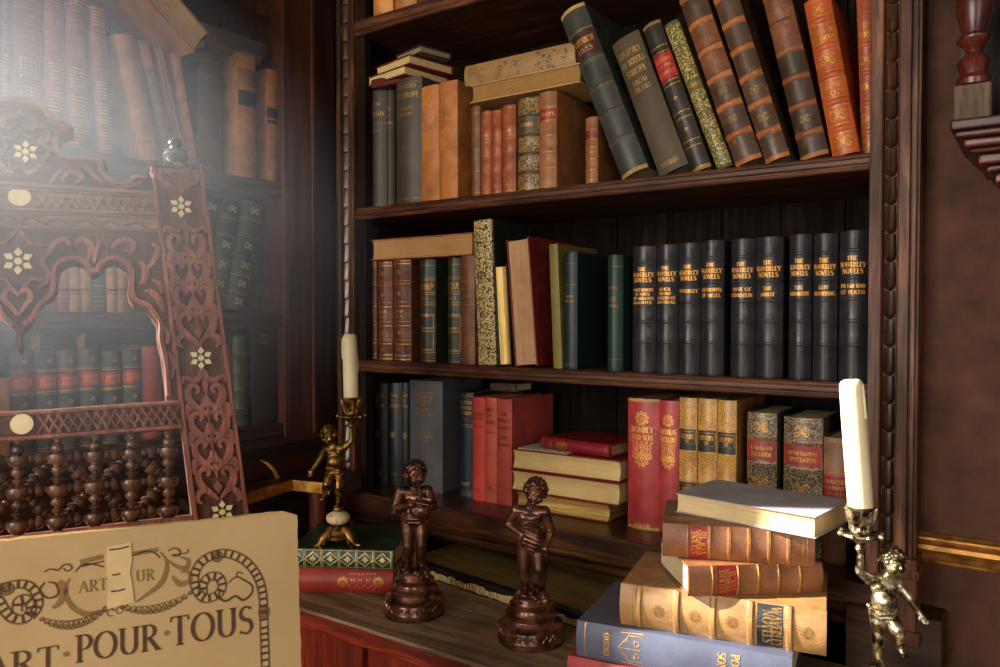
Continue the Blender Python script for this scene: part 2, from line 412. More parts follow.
def book(name, label, mx, T, H, D, cover, page=None, spine=None, bands=(), bw=.0028, bt=.0014, band_mat=None, labels=(), text=(), tool=None,
         lines=(), rnd=.22, group=None, ink=None, cat='book', hollow=0, tooldim=False, frame=None, headband=None, extra=None, tb=.0024, half=.25):
    """bands / labels / text / lines use fractions of the height, measured from the tail."""
    root = thing(name, label, cat, mx, group)
    b = rnd * T; b = min(b, .011)
    bz = [f * H for f in bands]; yf = spine_fn(T, b, bz, bw, bt)
    mats = [cover, spine or cover, band_mat or spine or cover, headband or spine or cover]
    mb = MB(); tb = min(tb, T * .16)
    # spine shell
    rows = sorted(set([0, H, .018 * H + .001, H - .018 * H - .001] + [z + d for z in bz for d in (-1.8 * bw, -bw, bw, 1.8 * bw)]))
    rows = [z for z in rows if 0 <= z <= H]; NX = 12
    vs = []; fs = []; mi = []
    for z in rows:
        for i in range(NX + 1):
            x = -T / 2 + T * i / NX; cap = .0006 if z in (rows[0], rows[-1]) else 0
            vs.append((x, yf(x, z) + cap, z))
    for j in range(len(rows) - 1):
        zm = (rows[j] + rows[j + 1]) / 2
        m = 2 if any(abs(zm - q) < bw * 1.75 for q in bz) else (3 if (zm < .02 * H or zm > .98 * H) else 1)
        for i in range(NX):
            fs.append((j * (NX + 1) + i, j * (NX + 1) + i + 1, (j + 1) * (NX + 1) + i + 1, (j + 1) * (NX + 1) + i)); mi.append(m)
    b0 = len(mb.v); mb.v += vs
    for f, m in zip(fs, mi): mb.f.append(tuple(b0 + q for q in f)); mb.mi.append(m); mb.sm.append(True)
    top = len(rows) - 1
    for j, z in ((0, 0), (top, H)):
        mb.add([vs[j * (NX + 1) + i] for i in range(NX + 1)] + [(T / 2, b + .0025, z), (-T / 2, b + .0025, z)], [tuple(range(NX + 3))], 3)
    mb.add([(T / 2, b, 0), (T / 2, b + .0025, 0), (T / 2, b + .0025, H), (T / 2, b, H), (-T / 2, b, 0), (-T / 2, b + .0025, 0), (-T / 2, b + .0025, H), (-T / 2, b, H)], [(0, 1, 2, 3), (4, 5, 6, 7)], 1)
    q = half * D if (spine is not None) else 0
    for sx in (-1, 1):
        xo, xi = sx * T / 2, sx * (T / 2 - tb)
        x0, x1 = min(xo, xi), max(xo, xi)
        if q: mb.box(x0, x1, b + .0025, b + .0025 + q, 0, H, 1)
        mb.box(x0, x1, b + .0025 + q, D, 0, H, 0)
    cov = mb.build('cover', mats, root); bevel(cov, .0007, 2)
    # page block with a hollowed fore-edge
    pb = MB(); xw = T / 2 - tb * .95; e = .003 if D > .06 else .0015; n = 10
    c = hollow if hollow else .05 * T
    prof = [(-xw, b + .001), (xw, b + .001)] + [(xw - 2 * xw * i / n, D - e - c * (1 - (1 - 2 * i / n) ** 2)) for i in range(n + 1)]
    pb.prism(prof, lambda x, y: (x, y, e), lambda x, y: (x, y, H - e))
    pb.build('page_block', page or pages(), root)
    off = .00035
    def mp(x, z, o=0): return (x, yf(x, z) - off - o, z)
    for lb in labels:
        f0, f1, m = lb[:3]; xs = lb[3] if len(lb) > 3 else .97
        g = MB(); k = 10
        z0, z1 = f0 * H, f1 * H
        g.add([(T / 2 * xs * (-1 + 2 * i / k), yf(T / 2 * xs * (-1 + 2 * i / k), z) - off * .6, z) for z in (z0, z1) for i in range(k + 1)],
              [(i, i + 1, k + 2 + i, k + 1 + i) for i in range(k)])
        o = g.build('title_label', m, root, fix=False); o['label'] = lb[4] if len(lb) > 4 else 'leather title label'
    t = MB(); off2 = .0006
    def mt(x, z, o=0): return (x, yf(x, z) - off2 - o, z)
    def hline(f, w=.0006, xs=.97):
        k = 10; t.band([(T / 2 * xs * (-1 + 2 * i / k), f * H) for i in range(k + 1)], w, mt)
    for ln in lines:
        if isinstance(ln, tuple):
            if ln[1] == 'dash':
                k = max(5, int(T / .0035))
                for i in range(k):
                    xc = -T / 2 * .92 + T * .92 * (i + .5) / k; t.band([(xc - T * .3 / k, ln[0] * H - .0005), (xc + T * .3 / k, ln[0] * H + .0005)], .0016, mt)
            else: hline(ln[0], ln[1])
        else: hline(ln)
    for tx in text:       # (fraction of height, letter height, string, [max width share, bold])
        write(t, tx[2], 0, tx[0] * H - tx[1] / 2, tx[1], mt, T * (tx[3] if len(tx) > 3 else .84), tx[4] if len(tx) > 4 else 1.35)
    if tool:
        for (f, r, kind) in tool: fleur(t, 0, f * H, min(r, .44 * T), mt, kind)
    if frame:
        for (f0, f1) in frame:
            x = T / 2 * .86
            for s in (-1, 1): t.band([(s * x, f0 * H), (s * x, f1 * H)], .0007, mt)
            hline(f0, .0007, .86); hline(f1, .0007, .86)
    if extra: extra(t, mt, T, H)
    if t.v: t.build('gilt_lettering' if text else 'gilt_tooling', ink or (GILTDIM if tooldim else GILT), root, fix=False)
    return root

def frame_up(case, s, v, z, lean=0.0, yaw=0.0, flip=None):
    """Upright book on a shelf: s along the case, v behind its front, lean to the left (+) in radians; flip = fore-edge out (value = depth)."""
    if case == 'm': X, Y, O = V3(1, 0, 0), V3(0, 1, 0), V3(s, VF + v, z)
    else: X, Y, O = V3(0, 1, 0), V3(-1, 0, 0), V3(UL - v, s, z)
    Z = V3(0, 0, 1)
    R = Matrix.Rotation(yaw, 3, 'Z'); X, Y = R @ X, R @ Y
    R = Matrix.Rotation(-lean, 3, Y); X, Z = R @ X, R @ Z
    if flip: O = O + Y * flip; X, Y = -X, -Y
    return mat4(X, Y, Z, O)
def sz(case, px, py, v):
    p = onv(px, py, VF + v) if case == 'm' else onu(px, py, UL - v)
    return (p.x if case == 'm' else p.y), p.z
def up(case, shelf, xl, xr, yt, v=.015, D=.13, name='leather_book', label='', ym=None, flip=False, yaw=0, gapL=.0004, Tmax=None, **k):
    ym = ym or (yt + 60)
    a, _ = sz(case, xl, ym, v); c, _ = sz(case, xr, ym, v); _, zt = sz(case, (xl + xr) / 2, yt, v)
    T = c - a - gapL; mid = (a + c) / 2
    if Tmax and T > Tmax: mid = a + Tmax / 2; T = Tmax
    return book(name, label, frame_up(case, mid, v, shelf + .0003, 0, yaw, D if flip else None), T, zt - shelf, D, **k)
def lean(case, shelf, TL, BL, R, v=.015, D=.14, name='leather_book', label='', Hextra=0, flip=False, yaw=0, shrink=.0016, slide=True, H=None, **k):
    a, c, r = sz(case, *TL, v), sz(case, *BL, v), sz(case, *R, v)
    dx, dz = a[0] - c[0], a[1] - c[1]; L = math.hypot(dx, dz); ux, uz = dx / L, dz / L     # up the spine
    nx, nz = uz, -ux                                                                       # to the right, across the spine
    T = (r[0] - c[0]) * nx + (r[1] - c[1]) * nz - shrink
    th = math.atan2(-ux, uz)                                                                # lean to the left is positive
    # slide the left bottom corner down the spine's line until the lowest corner touches the shelf
    cornerdrop = min(0, nz * T)
    t = (c[1] + cornerdrop - shelf - .0004) / uz
    if not slide: t = 0
    cx, cz = c[0] - ux * t, c[1] - uz * t
    H = H or (L + t + Hextra)
    mx, mz = cx + nx * T / 2, cz + nz * T / 2
    return book(name, label, frame_up(case, mx, v, mz, th, yaw, D if flip else None), T, H, D, **k)
def lying_mx(origin, yaw, L, T, head='left', out='spine', D=.13):
    """Front bottom-left corner at origin, the front edge running along yaw, length L."""
    e = V3(math.cos(yaw), math.sin(yaw), 0); n = V3(-e.y, e.x, 0); U = V3(0, 0, 1); o = Vector(origin)
    if out == 'spine':
        if head == 'left': return mat4(U, n, -e, o + e * L + U * T / 2)
        return mat4(-U, n, e, o + U * T / 2)
    if head == 'left': return mat4(-U, -n, -e, o + e * L + n * D + U * T / 2)
    return mat4(U, -n, e, o + n * D + U * T / 2)
# ------------------------------------------------------------------ main bookcase: books on the topmost visible shelf
G0, G1, G2, G3 = 'books on the top visible shelf', 'books on the upper main shelf', 'books on the middle main shelf', 'books on the lower main shelf'
up('m', Z0, 369.5, 389, -55, ym=5, label='tan calfskin book at left end of topmost shelf, only its tail showing', cover=leather('b9793a', wear='d9a765'), group=G0)
up('m', Z0, 391.5, 413, -48, ym=5, label='orange-brown leather book second on the topmost shelf', cover=leather('a5682f', wear='c99355'), lines=(.1, .2), group=G0)
up('m', Z0, 415, 436, -52, ym=0, label='olive cloth book third on the topmost shelf', name='cloth_book', cover=cloth('4f4a34'), group=G0)
up('m', Z0, 437.5, 460, -55, ym=-5, label='grey-green book at right of the topmost shelf corner', name='cloth_book', cover=cloth('565a4a'), group=G0)

# ------------------------------------------------------------------ upper main shelf
dk = cloth('3b332b', .42)
up('m', Z1, 366, 383.5, 90.5, v=.034, label='slim dark brown cloth book first at left on the upper main shelf', name='cloth_book', cover=dk, rnd=.4, lines=(.03, .72), text=((.88, .006, 'LIFE OF'), (.8, .008, 'NAPOLEON'), (.66, .004, 'VOLUME ONE')), ink=GILTDIM, group=G1)
up('m', Z1, 384.3, 392, 90, v=.034, label='very narrow dark brown cloth book second on the upper main shelf', name='cloth_book', cover=cloth('352e28', .45), rnd=.4, text=((.84, .005, 'LIFE'), (.78, .005, 'OF'), (.72, .005, 'NELSON')), lines=(.05, .68), ink=GILTDIM, group=G1)
up('m', Z1, 392.6, 418.5, 77.5, label='broad tall dark brown cloth book beside the two orange calf books', name='cloth_book', cover=cloth('433a30', .42), rnd=.35, lines=((.045, .0012), .96), text=((.93, .008, 'MEMOIRS'), (.86, .010, 'OF EUROPE'), (.76, .006, 'CARLYLE'), (.71, .006, 'HISTORY'), (.45, .005, 'VOL.2')), ink=GILTDIM, group=G1)
tanlea = leather('a8672f', .55, wear='c58f52', amt=.6)
patch = leather('a2643a', .6, wear='d6a070', amt=.9)
up('m', Z1, 419.8, 437.8, 85.5, label='left of the two worn orange calf books with rubbed spine', cover=tanlea, rnd=.12, labels=((.62, .83, patch, .9, 'rubbed title patch'),), lines=(.42, .24), bands=(.6, .43, .24), bw=.0012, bt=.0004, tooldim=True, group=G1)
up('m', Z1, 438.4, 456, 81, label='right of the two worn orange calf books, showing its plain board', cover=leather('ab6830', .55, wear='c79054', amt=.6), D=.16, rnd=.12, bands=(.84, .62, .42, .24), bw=.0012, bt=.0004, group=G1)
up('m', Z1, 470, 479, 106, label='thin brown leather book with gilt lines right of the orange calf books', cover=leather('6a4128'), lines=(.05, .28, .52, .72, .75, .92), group=G1)
for i, (a, b, t, lab) in enumerate(((479.6, 489.6, 111, 'leftmost of three small red-brown gilt books under the cream volumes'), (489.9, 500, 110, 'middle of three small red-brown gilt books under the cream volumes'), (500.4, 514, 105, 'widest and rightmost of three small red-brown gilt books'))):
    up('m', Z1, a, b, t, label=lab, cover=leather('8e4526', .4, wear='b8683f'), bands=(.2, .38, .56, .76), bw=.0012, bt=.0006, lines=(.03, .62, .66, .97),
       tool=((.1, .0042, 'flower'), (.29, .0042, 'flower'), (.47, .0042, 'flower'), (.87, .0042, 'flower')), text=((.71, .004, 'POEMS'),), group=G1)
up('m', Z1, 515, 536, 97.5, label='book with dense gilt and dark panelled spine right of the small red books', cover=leather('3d3128'), spine=gilt_pattern('3a2d24', 'b08a4c', 460, .35, .55), bands=(.2, .4, .6, .8), bw=.002, bt=.001, band_mat=leather('33291f'), labels=((.63, .78, leather('40342a'), .95),), lines=(.03, .18, .22, .38, .42, .58, .62, .78, .82, .97), text=((.71, .006, 'WORKS'),), group=G1)
redlab = leather('7c2020', .4)
redlab2 = leather('8c1c22', .42)
up('m', Z1, 536.8, 554.5, 91.5, D=.155, label='brown calf book with small red label and broad brown side board', cover=leather('8c5a33', .45, wear='b8895a'), labels=((.7, .83, redlab, .97, 'red title label'),), lines=(.06, .22, .38, .55, .69, .705, .825, .84), text=((.765, .007, 'ESSAYS'),), bands=(.22, .38, .55), bw=.0015, bt=.0007, group=G1)
up('m', Z1, 584, 596.5, 117, label='brown calf book with faded red label shaded behind the leaning slate-blue book', cover=leather('84502c', .45, wear='ab7a4c'), labels=((.68, .8, redlab, .97, 'red title label'),), lines=(.07, .22, .38, .55, .67, .81), bands=(.22, .38, .55), bw=.0015, bt=.0007, group=G1)
up('m', Z1, 600, 609, 127, v=.178, D=.05, label='thin cream paper-bound book behind the foot of the leaning slate-blue book', name='pamphlet', cover=cloth('cdb88a'), rnd=.1, group=G1)
# the row of leaning books
slate = leather('343833', .36, wear='6a5c40', amt=.5)
lean('m', Z1, (557.5, 16.5), (619.5, 179), (646, 164), v=.006, D=.17, label='large slate-blue leather book leaning far left at the end of the cream volumes', cover=slate, headband=leather('a8834a', .6, wear='c8a468', amt=.8), bands=(.2, .36, .52, .68, .86), bw=.002, bt=.0016, lines=(.19, .21, .35, .37, .51, .53, .67, .69, .85, .87),
     labels=((.7, .845, leather('3a2020', .35), .97, 'dark red title label'),), text=((.79, .010, 'PLUTARCH', .8), (.74, .008, 'LIVES', .6)), ink=GILT, group=G1)
lean('m', Z1, (610.5, 45), (658, 175.5), (690, 168), v=.02, label='plain olive-brown cloth book with gilt title leaning against the slate-blue one', name='cloth_book', cover=cloth('463a28', .55), rnd=.12, text=((.88, .010, 'HISTORY', .8), (.81, .010, 'OF MODERN', .8), (.74, .010, 'EUROPE', .7), (.66, .008, 'FROM', .5), (.61, .008, 'THE FALL', .6), (.06, .007, 'LONDON', .6)), ink=GILTDIM, group=G1)
lean('m', Z1, (641, 28), (690, 170), (711.5, 167), v=.02, label='dark leather book with bright red label leaning beside the gold-flecked book', cover=leather('2a2520', .4, wear='4a4238', amt=.4), headband=leather('7c6238', .6), labels=((.615, .78, leather('a3182c', .42), .97, 'bright red title label'),),
     lines=((.83, 'dash'), (.79, 'dash'), (.6, 'dash'), (.57, 'dash'), (.385, 'dash'), (.345, 'dash'), (.195, 'dash'), (.155, 'dash'), (.02, 'dash')), text=((.74, .006, 'HISTORY'), (.7, .005, 'OF THE'), (.655, .006, 'COUNTY')), tool=((.48, .004, 'flower'), (.27, .004, 'flower')), group=G1)
lean('m', Z1, (663, 26), (716, 168.3), (733, 164.5), v=.02, label='narrow book with gold-flecked olive spine leaning among dark volumes', cover=cloth('4a4a2c'), spine=gilt_pattern('4b4a2b', 'cfb25c', 420, .3, .5), headband=cloth('4a4a30'), labels=((.52, .6, cloth('55532f'), .98, 'plain olive band'), (.34, .385, cloth('55532f'), .98, 'plain olive band')), text=((.56, .006, 'ANNALS'), (.36, .005, 'VOL II')), group=G1)
oldb = leather('4b3527', .34, wear='8a5a34', amt=.8); oldw = leather('9a5a2c', .5, wear='c98a50', amt=.8)
oldb2 = leather('6e432a', .38, wear='a3693c', amt=.8)
lean('m', Z1, (678, 1.5), (734, 165.5), (761, 154), v=.004, Hextra=.05, D=.16, label='worn brown ribbed leather book left of the two with peeling tails', cover=oldb, headband=oldw, bands=(.14, .28, .42, .56, .7, .84), bw=.0026, bt=.0022, band_mat=oldw, labels=((.44, .54, oldb2, .98, 'paler brown panel'), (.58, .68, oldb2, .98, 'paler brown panel')), tool=((.35, .007, 'scroll'), (.21, .007, 'scroll')), tooldim=True, group=G1)
lean('m', Z1, (714, 6), (764, 162), (789.5, 152.5), v=.004, Hextra=.055, D=.17, label='worn brown ribbed leather book with peeled orange tail and dark side board', cover=oldb, headband=oldw, bands=(.14, .28, .42, .56, .7, .84), bw=.0026, bt=.0022, band_mat=oldw, tool=((.35, .007, 'scroll'), (.21, .008, 'scroll')), tooldim=True, group=G1)
lean('m', Z1, (762, 1), (799, 158), (829, 152), v=.012, Hextra=.05, D=.16, label='dark brown ribbed leather book beside the bright orange-red gilt one', cover=leather('3b2a1e', .34, wear='7c4f2c', amt=.8), headband=oldw, bands=(.12, .26, .4, .54, .68, .83), bw=.0024, bt=.002, band_mat=leather('7a4626', .45, wear='b0743f', amt=.8), labels=((.55, .67, oldb2, .97, 'paler brown panel'), (.7, .82, oldb2, .97, 'paler brown panel')), tool=((.19, .007, 'scroll'),), tooldim=True, group=G1)
ored = leather('a84a22', .36, wear='d07a44')
lean('m', Z1, (802.5, 2), (831, 154.5), (860, 149.5), v=.012, D=.15, label='orange-red morocco book with rich gilt panels, leaning slightly', cover=ored, bands=(.16, .33, .5, .68, .85), bw=.0022, bt=.0016,
     lines=(.02, .135, .185, .305, .355, .475, .525, .655, .705, .825, .875, .98), frame=((.02, .13), (.19, .3), (.36, .47), (.71, .82), (.88, .97)), tool=((.08, .011, 'scroll'), (.245, .011, 'scroll'), (.6, .011, 'scroll'), (.92, .009, 'scroll')), text=((.78, .007, 'TALES OF'), (.735, .006, 'THE BORDERS'), (.43, .007, 'SIR W.'), (.385, .007, 'SCOTT')), group=G1)
lean('m', Z1, (856, 0), (861, 150), (879, 147), v=.034, Hextra=.012, D=.15, label='red morocco book with gilt lettering wedged against the right carved post', cover=leather('9c4730', .4, wear='c2735a'), bands=(.15, .32, .5, .67, .84), bw=.0022, bt=.0014, lines=(.02, .13, .17, .3, .34, .48, .52, .65, .69, .82, .86), frame=((.02, .13), (.17, .3), (.52, .65)), tool=((.075, .009, 'scroll'), (.23, .009, 'scroll'), (.58, .009, 'scroll')), text=((.78, .008, 'THE'), (.73, .008, 'HORSE'), (.42, .008, 'VOL II')), group=G1)
# lying cream volumes
def lie_m(bl, br, tl, v, name, label, D=.12, z=None, T=None, yaw=0, head='left', out='spine', **k):
    a = onv(*bl, VF + v); c = onv(*br, VF + v); t = onv(*tl, VF + v)
    zz = a.z if z is None else z; TT = T or (t.z - a.z)
    return book(name, label, lying_mx((a.x, VF + v, zz), yaw, c.x - a.x, TT, head, out, D), TT, c.x - a.x, D, **k), zz + TT
_, zt = lie_m((470, 103.5), (580, 88), (470, 85.5), .012, 'cream_book', 'lower of two cream volumes lying across the small red books, page edges outward', out='pages', cover=cloth('a98552'), page=pages('96703e', '7e5a30', .75), hollow=.003, group=G1)
vell = marble(('84623a', '957245', '8a673b', '6f522f'), 25)
def stains(t, mt, T, H):
    rr = random.Random(5)
    for k in range(26):
        f = rr.choice((.06, .1, .2, .24, .3, .5, .62, .66)) + rr.uniform(-.02, .02); x = rr.uniform(-.4, .4) * T
        p = [(x, f * H)]
        for q in range(4): p.append((p[-1][0] + rr.uniform(-.0035, .0035), p[-1][1] + rr.uniform(-.004, .004)))
        t.band(p, [.0004, .0014, .002, .0014, .0004], mt)
lie_m((464, 82), (574.5, 66.8), (463.5, 62), .01, 'cream_book', 'upper of two cream volumes lying flat, vellum spine spotted with blue ink', z=zt + .0004, rnd=.12, cover=cloth('a07c4c'), spine=vell, extra=stains, ink=plain('blue_ink_stain', '2c3a44', .6), group=G1)
# red volumes lying on the dark brown books
pa = onv(372, 88.5, VF + .02)
book('cloth_book', 'small dark red book lying across the two slim dark brown books', lying_mx((pa.x, VF + .016, pa.z), 0, .075, .0165, 'left', 'spine', .11), .0165, .075, .11, cover=cloth('54231c'), rnd=.2, group=G1)
zz = Z1 + .0008 + 0
ztop = sz('m', 405, 77, .015)[1] + .0006
redc = cloth('6c1a1c', .5); crm = pages('cdb27a', 'b59658', .75)
pb_ = onv(367, 79, VF + .02)
book('cloth_book', 'lower of two small red books lying above the dark brown ones, cream pages outward', lying_mx((pb_.x - .004, VF + .022, ztop), math.radians(-9), .118, .0185, 'left', 'pages', .115), .0185, .118, .115, cover=redc, page=crm, rnd=.2, group=G1)
book('cloth_book', 'upper of two small red books lying above the dark brown ones', lying_mx((pb_.x + .012, VF + .03, ztop + .0192), math.radians(-12), .112, .0185, 'left', 'pages', .11), .0185, .112, .11, cover=cloth('741c20', .5), page=crm, rnd=.2, group=G1)
book('leather_book', 'small dark leather book topmost on the lying red books', lying_mx((pb_.x + .06, VF + .036, ztop + .0385), math.radians(-14), .085, .015, 'right', 'pages', .075), .015, .085, .075, cover=leather('2c2a24', .4), page=pages('8d7c5e', '6f5f48', .7), bands=(.3, .6), bw=.002, bt=.001, group=G1)

# ------------------------------------------------------------------ middle main shelf
brn = leather('5a3020', .42, wear='7c4a30')
for a, b, t, D, lab in ((366, 375, 261, .13, 'leftmost and narrowest of three matching brown gilt-flower books'), (375.2, 389.8, 261, .13, 'middle of three matching brown gilt-flower books under the lying tan book'), (390.2, 408, 258.8, .15, 'rightmost of three matching brown gilt-flower books, red-brown board showing')):
    up('m', Z2, a, b, t, v=.034 if a < 370 else .015, D=D, label=lab, cover=brn, bands=(.19, .37, .56, .77), bw=.0016, bt=.0009, lines=((.02, .0016), (.06, .0012), (.17, .0014), (.21, .0006), (.35, .0012), (.39, .0006), (.54, .0012), (.58, .0006), (.755, .0014), (.785, .0006), (.95, .0016), (.98, .0012)),
       tool=((.12, .005, 'flower'), (.28, .006, 'flower'), (.66, .006, 'flower'), (.87, .006, 'flower')), text=((.49, .005, 'LAMB'), (.44, .004, 'ESSAYS')), group=G2)
dgr = leather('262a20', .34, wear='474a36', amt=.4)
for a, b, t, D, lab, tx in ((416.5, 432, 259.5, .14, 'left of two dark green gilt-ruled books on the middle shelf', 'CHARLES'), (444, 459, 258, .13, 'right of two dark green gilt-ruled books, next to a slim brown one', 'OLIVER')):
    up('m', Z2, a, b, t, D=D, label=lab, cover=dgr, rnd=.4, lines=(.02, .1, .12, .31, .33, .46, .47, .56, .58, .66, .68, .8, .82, .94), text=((.75, .006, tx), (.715, .005, 'DICKENS'), (.62, .005, 'VOL I')), frame=((.13, .3), (.34, .45)), group=G2)
up('m', Z2, 459.4, 473.5, 255.5, label='slim brown leather book beside the tall gold-patterned spine', cover=leather('6d4127', .42, wear='9a6a44'), rnd=.15, lines=(.05, .07, .22, .24, .38, .4, .55, .57, .7, .8, .82, .9), text=((.76, .004, 'TALES'), (.63, .004, 'A TALE')), tooldim=True, group=G2)
_, _z = lie_m((371, 260.5), (472, 252), (371, 240), .012, 'leather_book', 'tan book lying flat across the brown and green books, page edges outward', out='pages', cover=leather('9a5230', .55, wear='c98a58', amt=.8), page=pages('b98d5c', '9a7144', .72), hollow=.002, group=G2)
lean('m', Z2, (472.8, 221), (478, 363), (496.3, 362.5), v=.012, D=.13, name='cloth_book', label='tall narrow book with gold floral pattern on black spine', cover=cloth('1a1c1e'), spine=gilt_pattern('1a1c20', 'd8bc74', 330, .42, .6), half=.03, rnd=.06, group=G2)
GE = gilt_edge()
lean('m', Z2, (493.5, 265.5), (498.5, 364), (512.5, 366), v=.006, D=.12, flip=True, label='book turned around to show bright gilt page edges, beside big red-edged book', cover=leather('1c2420', .4), page=GE, hollow=.006, group=G2)
lean('m', Z2, (506, 240), (515, 367), (538.5, 367), v=.004, D=.15, flip=True, label='thick maroon book turned around to show rough brown page edges', cover=leather('6b1f1d', .4, wear='9a3a30'), page=pages('b58d68', '8d6244', .55), hollow=.004, headband=leather('8c3026'), rnd=.15, group=G2)
lean('m', Z2, (548.5, 244.5), (553.2, 366.8), (562.6, 366.6), v=.012, D=.14, name='cloth_book', label='thin olive-green cloth book with dark ornament beside the maroon book', cover=cloth('6a5f28', .5), rnd=.1, text=((.3, .004, 'K'), (.45, .004, 'R'), (.55, .004, 'O'), (.7, .004, 'Y')), tool=((.12, .003, 'flower'), (.36, .003, 'flower'), (.62, .0035, 'flower')), ink=GILTDIM, group=G2)
up('m', Z2, 562.8, 576, 252, D=.155, label='dark teal cloth book with wide shadowed board, orange lettering', name='cloth_book', cover=cloth('16262a', .4), rnd=.2, lines=(.04, .72, .9), text=((.62, .004, 'SHAKE'), (.58, .004, 'SPEARE')), ink=plain('copper_lettering', '96602e', .4), group=G2)
up('m', Z2, 605, 620.5, 255, D=.13, label='small dark green cloth book next to the row of black volumes', name='cloth_book', cover=cloth('1b3229', .38), rnd=.35, tool=((.62, .005, 'wreath'),), lines=(.1, .9), text=((.72, .004, 'BELLS'), (.56, .004, 'POEMS')), ink=plain('copper_lettering', '96602e', .4), group=G2)
blk = leather('232125', .34, wear='3c3836', amt=.35)
WV = [((629.6, 653.3, 246.4), 'COUNT ROBERT|OF PARIS|THE SURGEONS|DAUGHTER'), ((653.6, 675.6, 244.8), 'BLACK|DWARF|A LEGEND OF|MONTROSE'), ((675.9, 698, 243), 'WAVERLEY'), ((698.3, 721.5, 240.3), 'THE FORTUNES|OF NIGEL'),
      ((728.3, 753, 239), 'ANNE OF|GEIERSTEIN'), ((753.4, 781, 236.8), 'THE|ABBOT'), ((787, 810, 234.5), 'THE|MONASTERY'), ((811, 836, 233.6), 'GUY|MANNERING'), ((837.4, 866.5, 230.4), 'THE FAIR MAID|OF PERTH')]
ORD = ('first at left', 'second from left', 'third from left', 'fourth from left', 'fifth', 'sixth from left', 'seventh from left', 'second from right', 'last at right')
for i, ((a, b, t), tt) in enumerate(WV):
    tl = tt.split('|'); tx = [(.818, .0056, 'THE', .4, 1.9), (.775, .0062, 'WAVERLEY', .88, 1.9), (.732, .0062, 'NOVELS', .72, 1.9)]
    for q, s_ in enumerate(tl): tx.append(((.635 if len(tl) < 4 else .655) - q * (.042 if len(tl) < 4 else .034), .005 if len(tl) < 4 else .0044, s_, .84, 1.9))
    up('m', Z2, a, b, t, D=.13, label='black leather volume with %s gilt subtitle, %s of the matching nine' % (('no', 'one-line', 'two-line', 'three-line', 'four-line')[len(tl)], ORD[i]),
       cover=blk, rnd=.34, bands=(.87, .69, .55, .405, .245), bw=.0012, bt=.0007, text=tx, ink=metal('bright_gilt_lettering', 'f0b660', 'cf8e38', .45, 300, .35), group='black matching novels on the middle shelf')

# ------------------------------------------------------------------ lower main shelf
VS = .08
s3k = cloth('1d1f22', .4)
for a, b, t, lab in ((371, 384.3, 383.5, 'leftmost of three slim black gilt-emblem books on the lower shelf'), (385, 399.8, 383, 'middle of three slim black gilt-emblem books on the lower shelf'), (400.3, 406.8, 383, 'narrowest of three black gilt-emblem books, against the thick grey book')):
    up('m', Z3, a, b, t, v=VS, label=lab, name='cloth_book', cover=s3k, rnd=.35, text=((.88, .006, 'WORKS'), (.83, .006, 'OF'), (.78, .006, 'RUSKIN'), (.12, .005, 'ALLEN')), tool=((.5, .006, 'ring'),), ink=GILTDIM, group=G3)
up('m', Z3, 407.3, 440, 381, v=VS, D=.14, label='thick tall grey cloth book with gilt title on the lower shelf', name='cloth_book', cover=cloth('4f4f52', .5), rnd=.1, text=((.885, .0068, 'BANCROFTS', .66), (.85, .006, 'A POPULAR', .6), (.812, .0072, 'FRANCE', .56), (.777, .005, 'AND', .2), (.74, .0072, 'ENGLAND', .6), (.7, .0062, 'DICTIONARY', .7), (.53, .004, 'FRENCH AND', .5), (.5, .0045, 'ENGLISH WORDS', .66), (.47, .004, 'COLLECTED', .6)), ink=GILTDIM, group=G3)
up('m', Z3, 457.5, 471.6, 393, v=VS, label='narrow navy-blue book with gilt bands left of the red books', name='cloth_book', cover=cloth('1b2338', .45), rnd=.2, lines=(.03, .05, .07, .68, .7, .97, .99), text=((.91, .006, 'SCOTTS'), (.86, .006, 'POETICAL'), (.81, .006, 'WORKS'), (.75, .005, 'VOL'), (.14, .006, 'FLEET')), group=G3)
ink = plain('dark_book_printing', '3a1a18', .6)
up('m', Z3, 472, 484, 397.7, v=VS, label='leftmost bright red cloth book of three on the lower shelf', name='cloth_book', cover=cloth('bf3e36', .5), rnd=.12, text=((.84, .004, 'MY FRIEND'), (.8, .004, 'PROSPERO'), (.72, .004, 'HARLAND')), tool=((.1, .0045, 'flower'),), ink=ink, group=G3)
up('m', Z3, 484.3, 496, 398, v=VS, label='orange-red cloth book in the middle of three red ones', name='cloth_book', cover=cloth('bc5440', .5), rnd=.12, text=((.89, .006, 'MEN'), (.83, .005, 'OF'), (.77, .006, 'MARK'), (.67, .004, 'LONDON')), tool=((.14, .0055, 'flower'),), ink=ink, group=G3)
up('m', Z3, 496.3, 511, 399.5, v=VS, D=.15, label='rightmost red cloth book of three, with broad board beside the lying stack', name='cloth_book', cover=cloth('ae463c', .5), rnd=.1, text=((.86, .006, 'THE'), (.8, .006, 'PRINCE'), (.73, .006, 'OF WALES'), (.64, .005, 'AND'), (.57, .005, 'HIS FRIENDS')), ink=ink, group=G3)
pr = onv(492, 390, VF + .14)
book('leather_book', 'grey-brown book lying on top of the three red cloth books', lying_mx((pr.x - .005, VF + .14, sz('m', 500, 397.0, VS)[1] + .0035), 0, .06, .016, 'left', 'spine', .06), .016, .06, .06, cover=leather('5d4a3a', .5), group=G3)
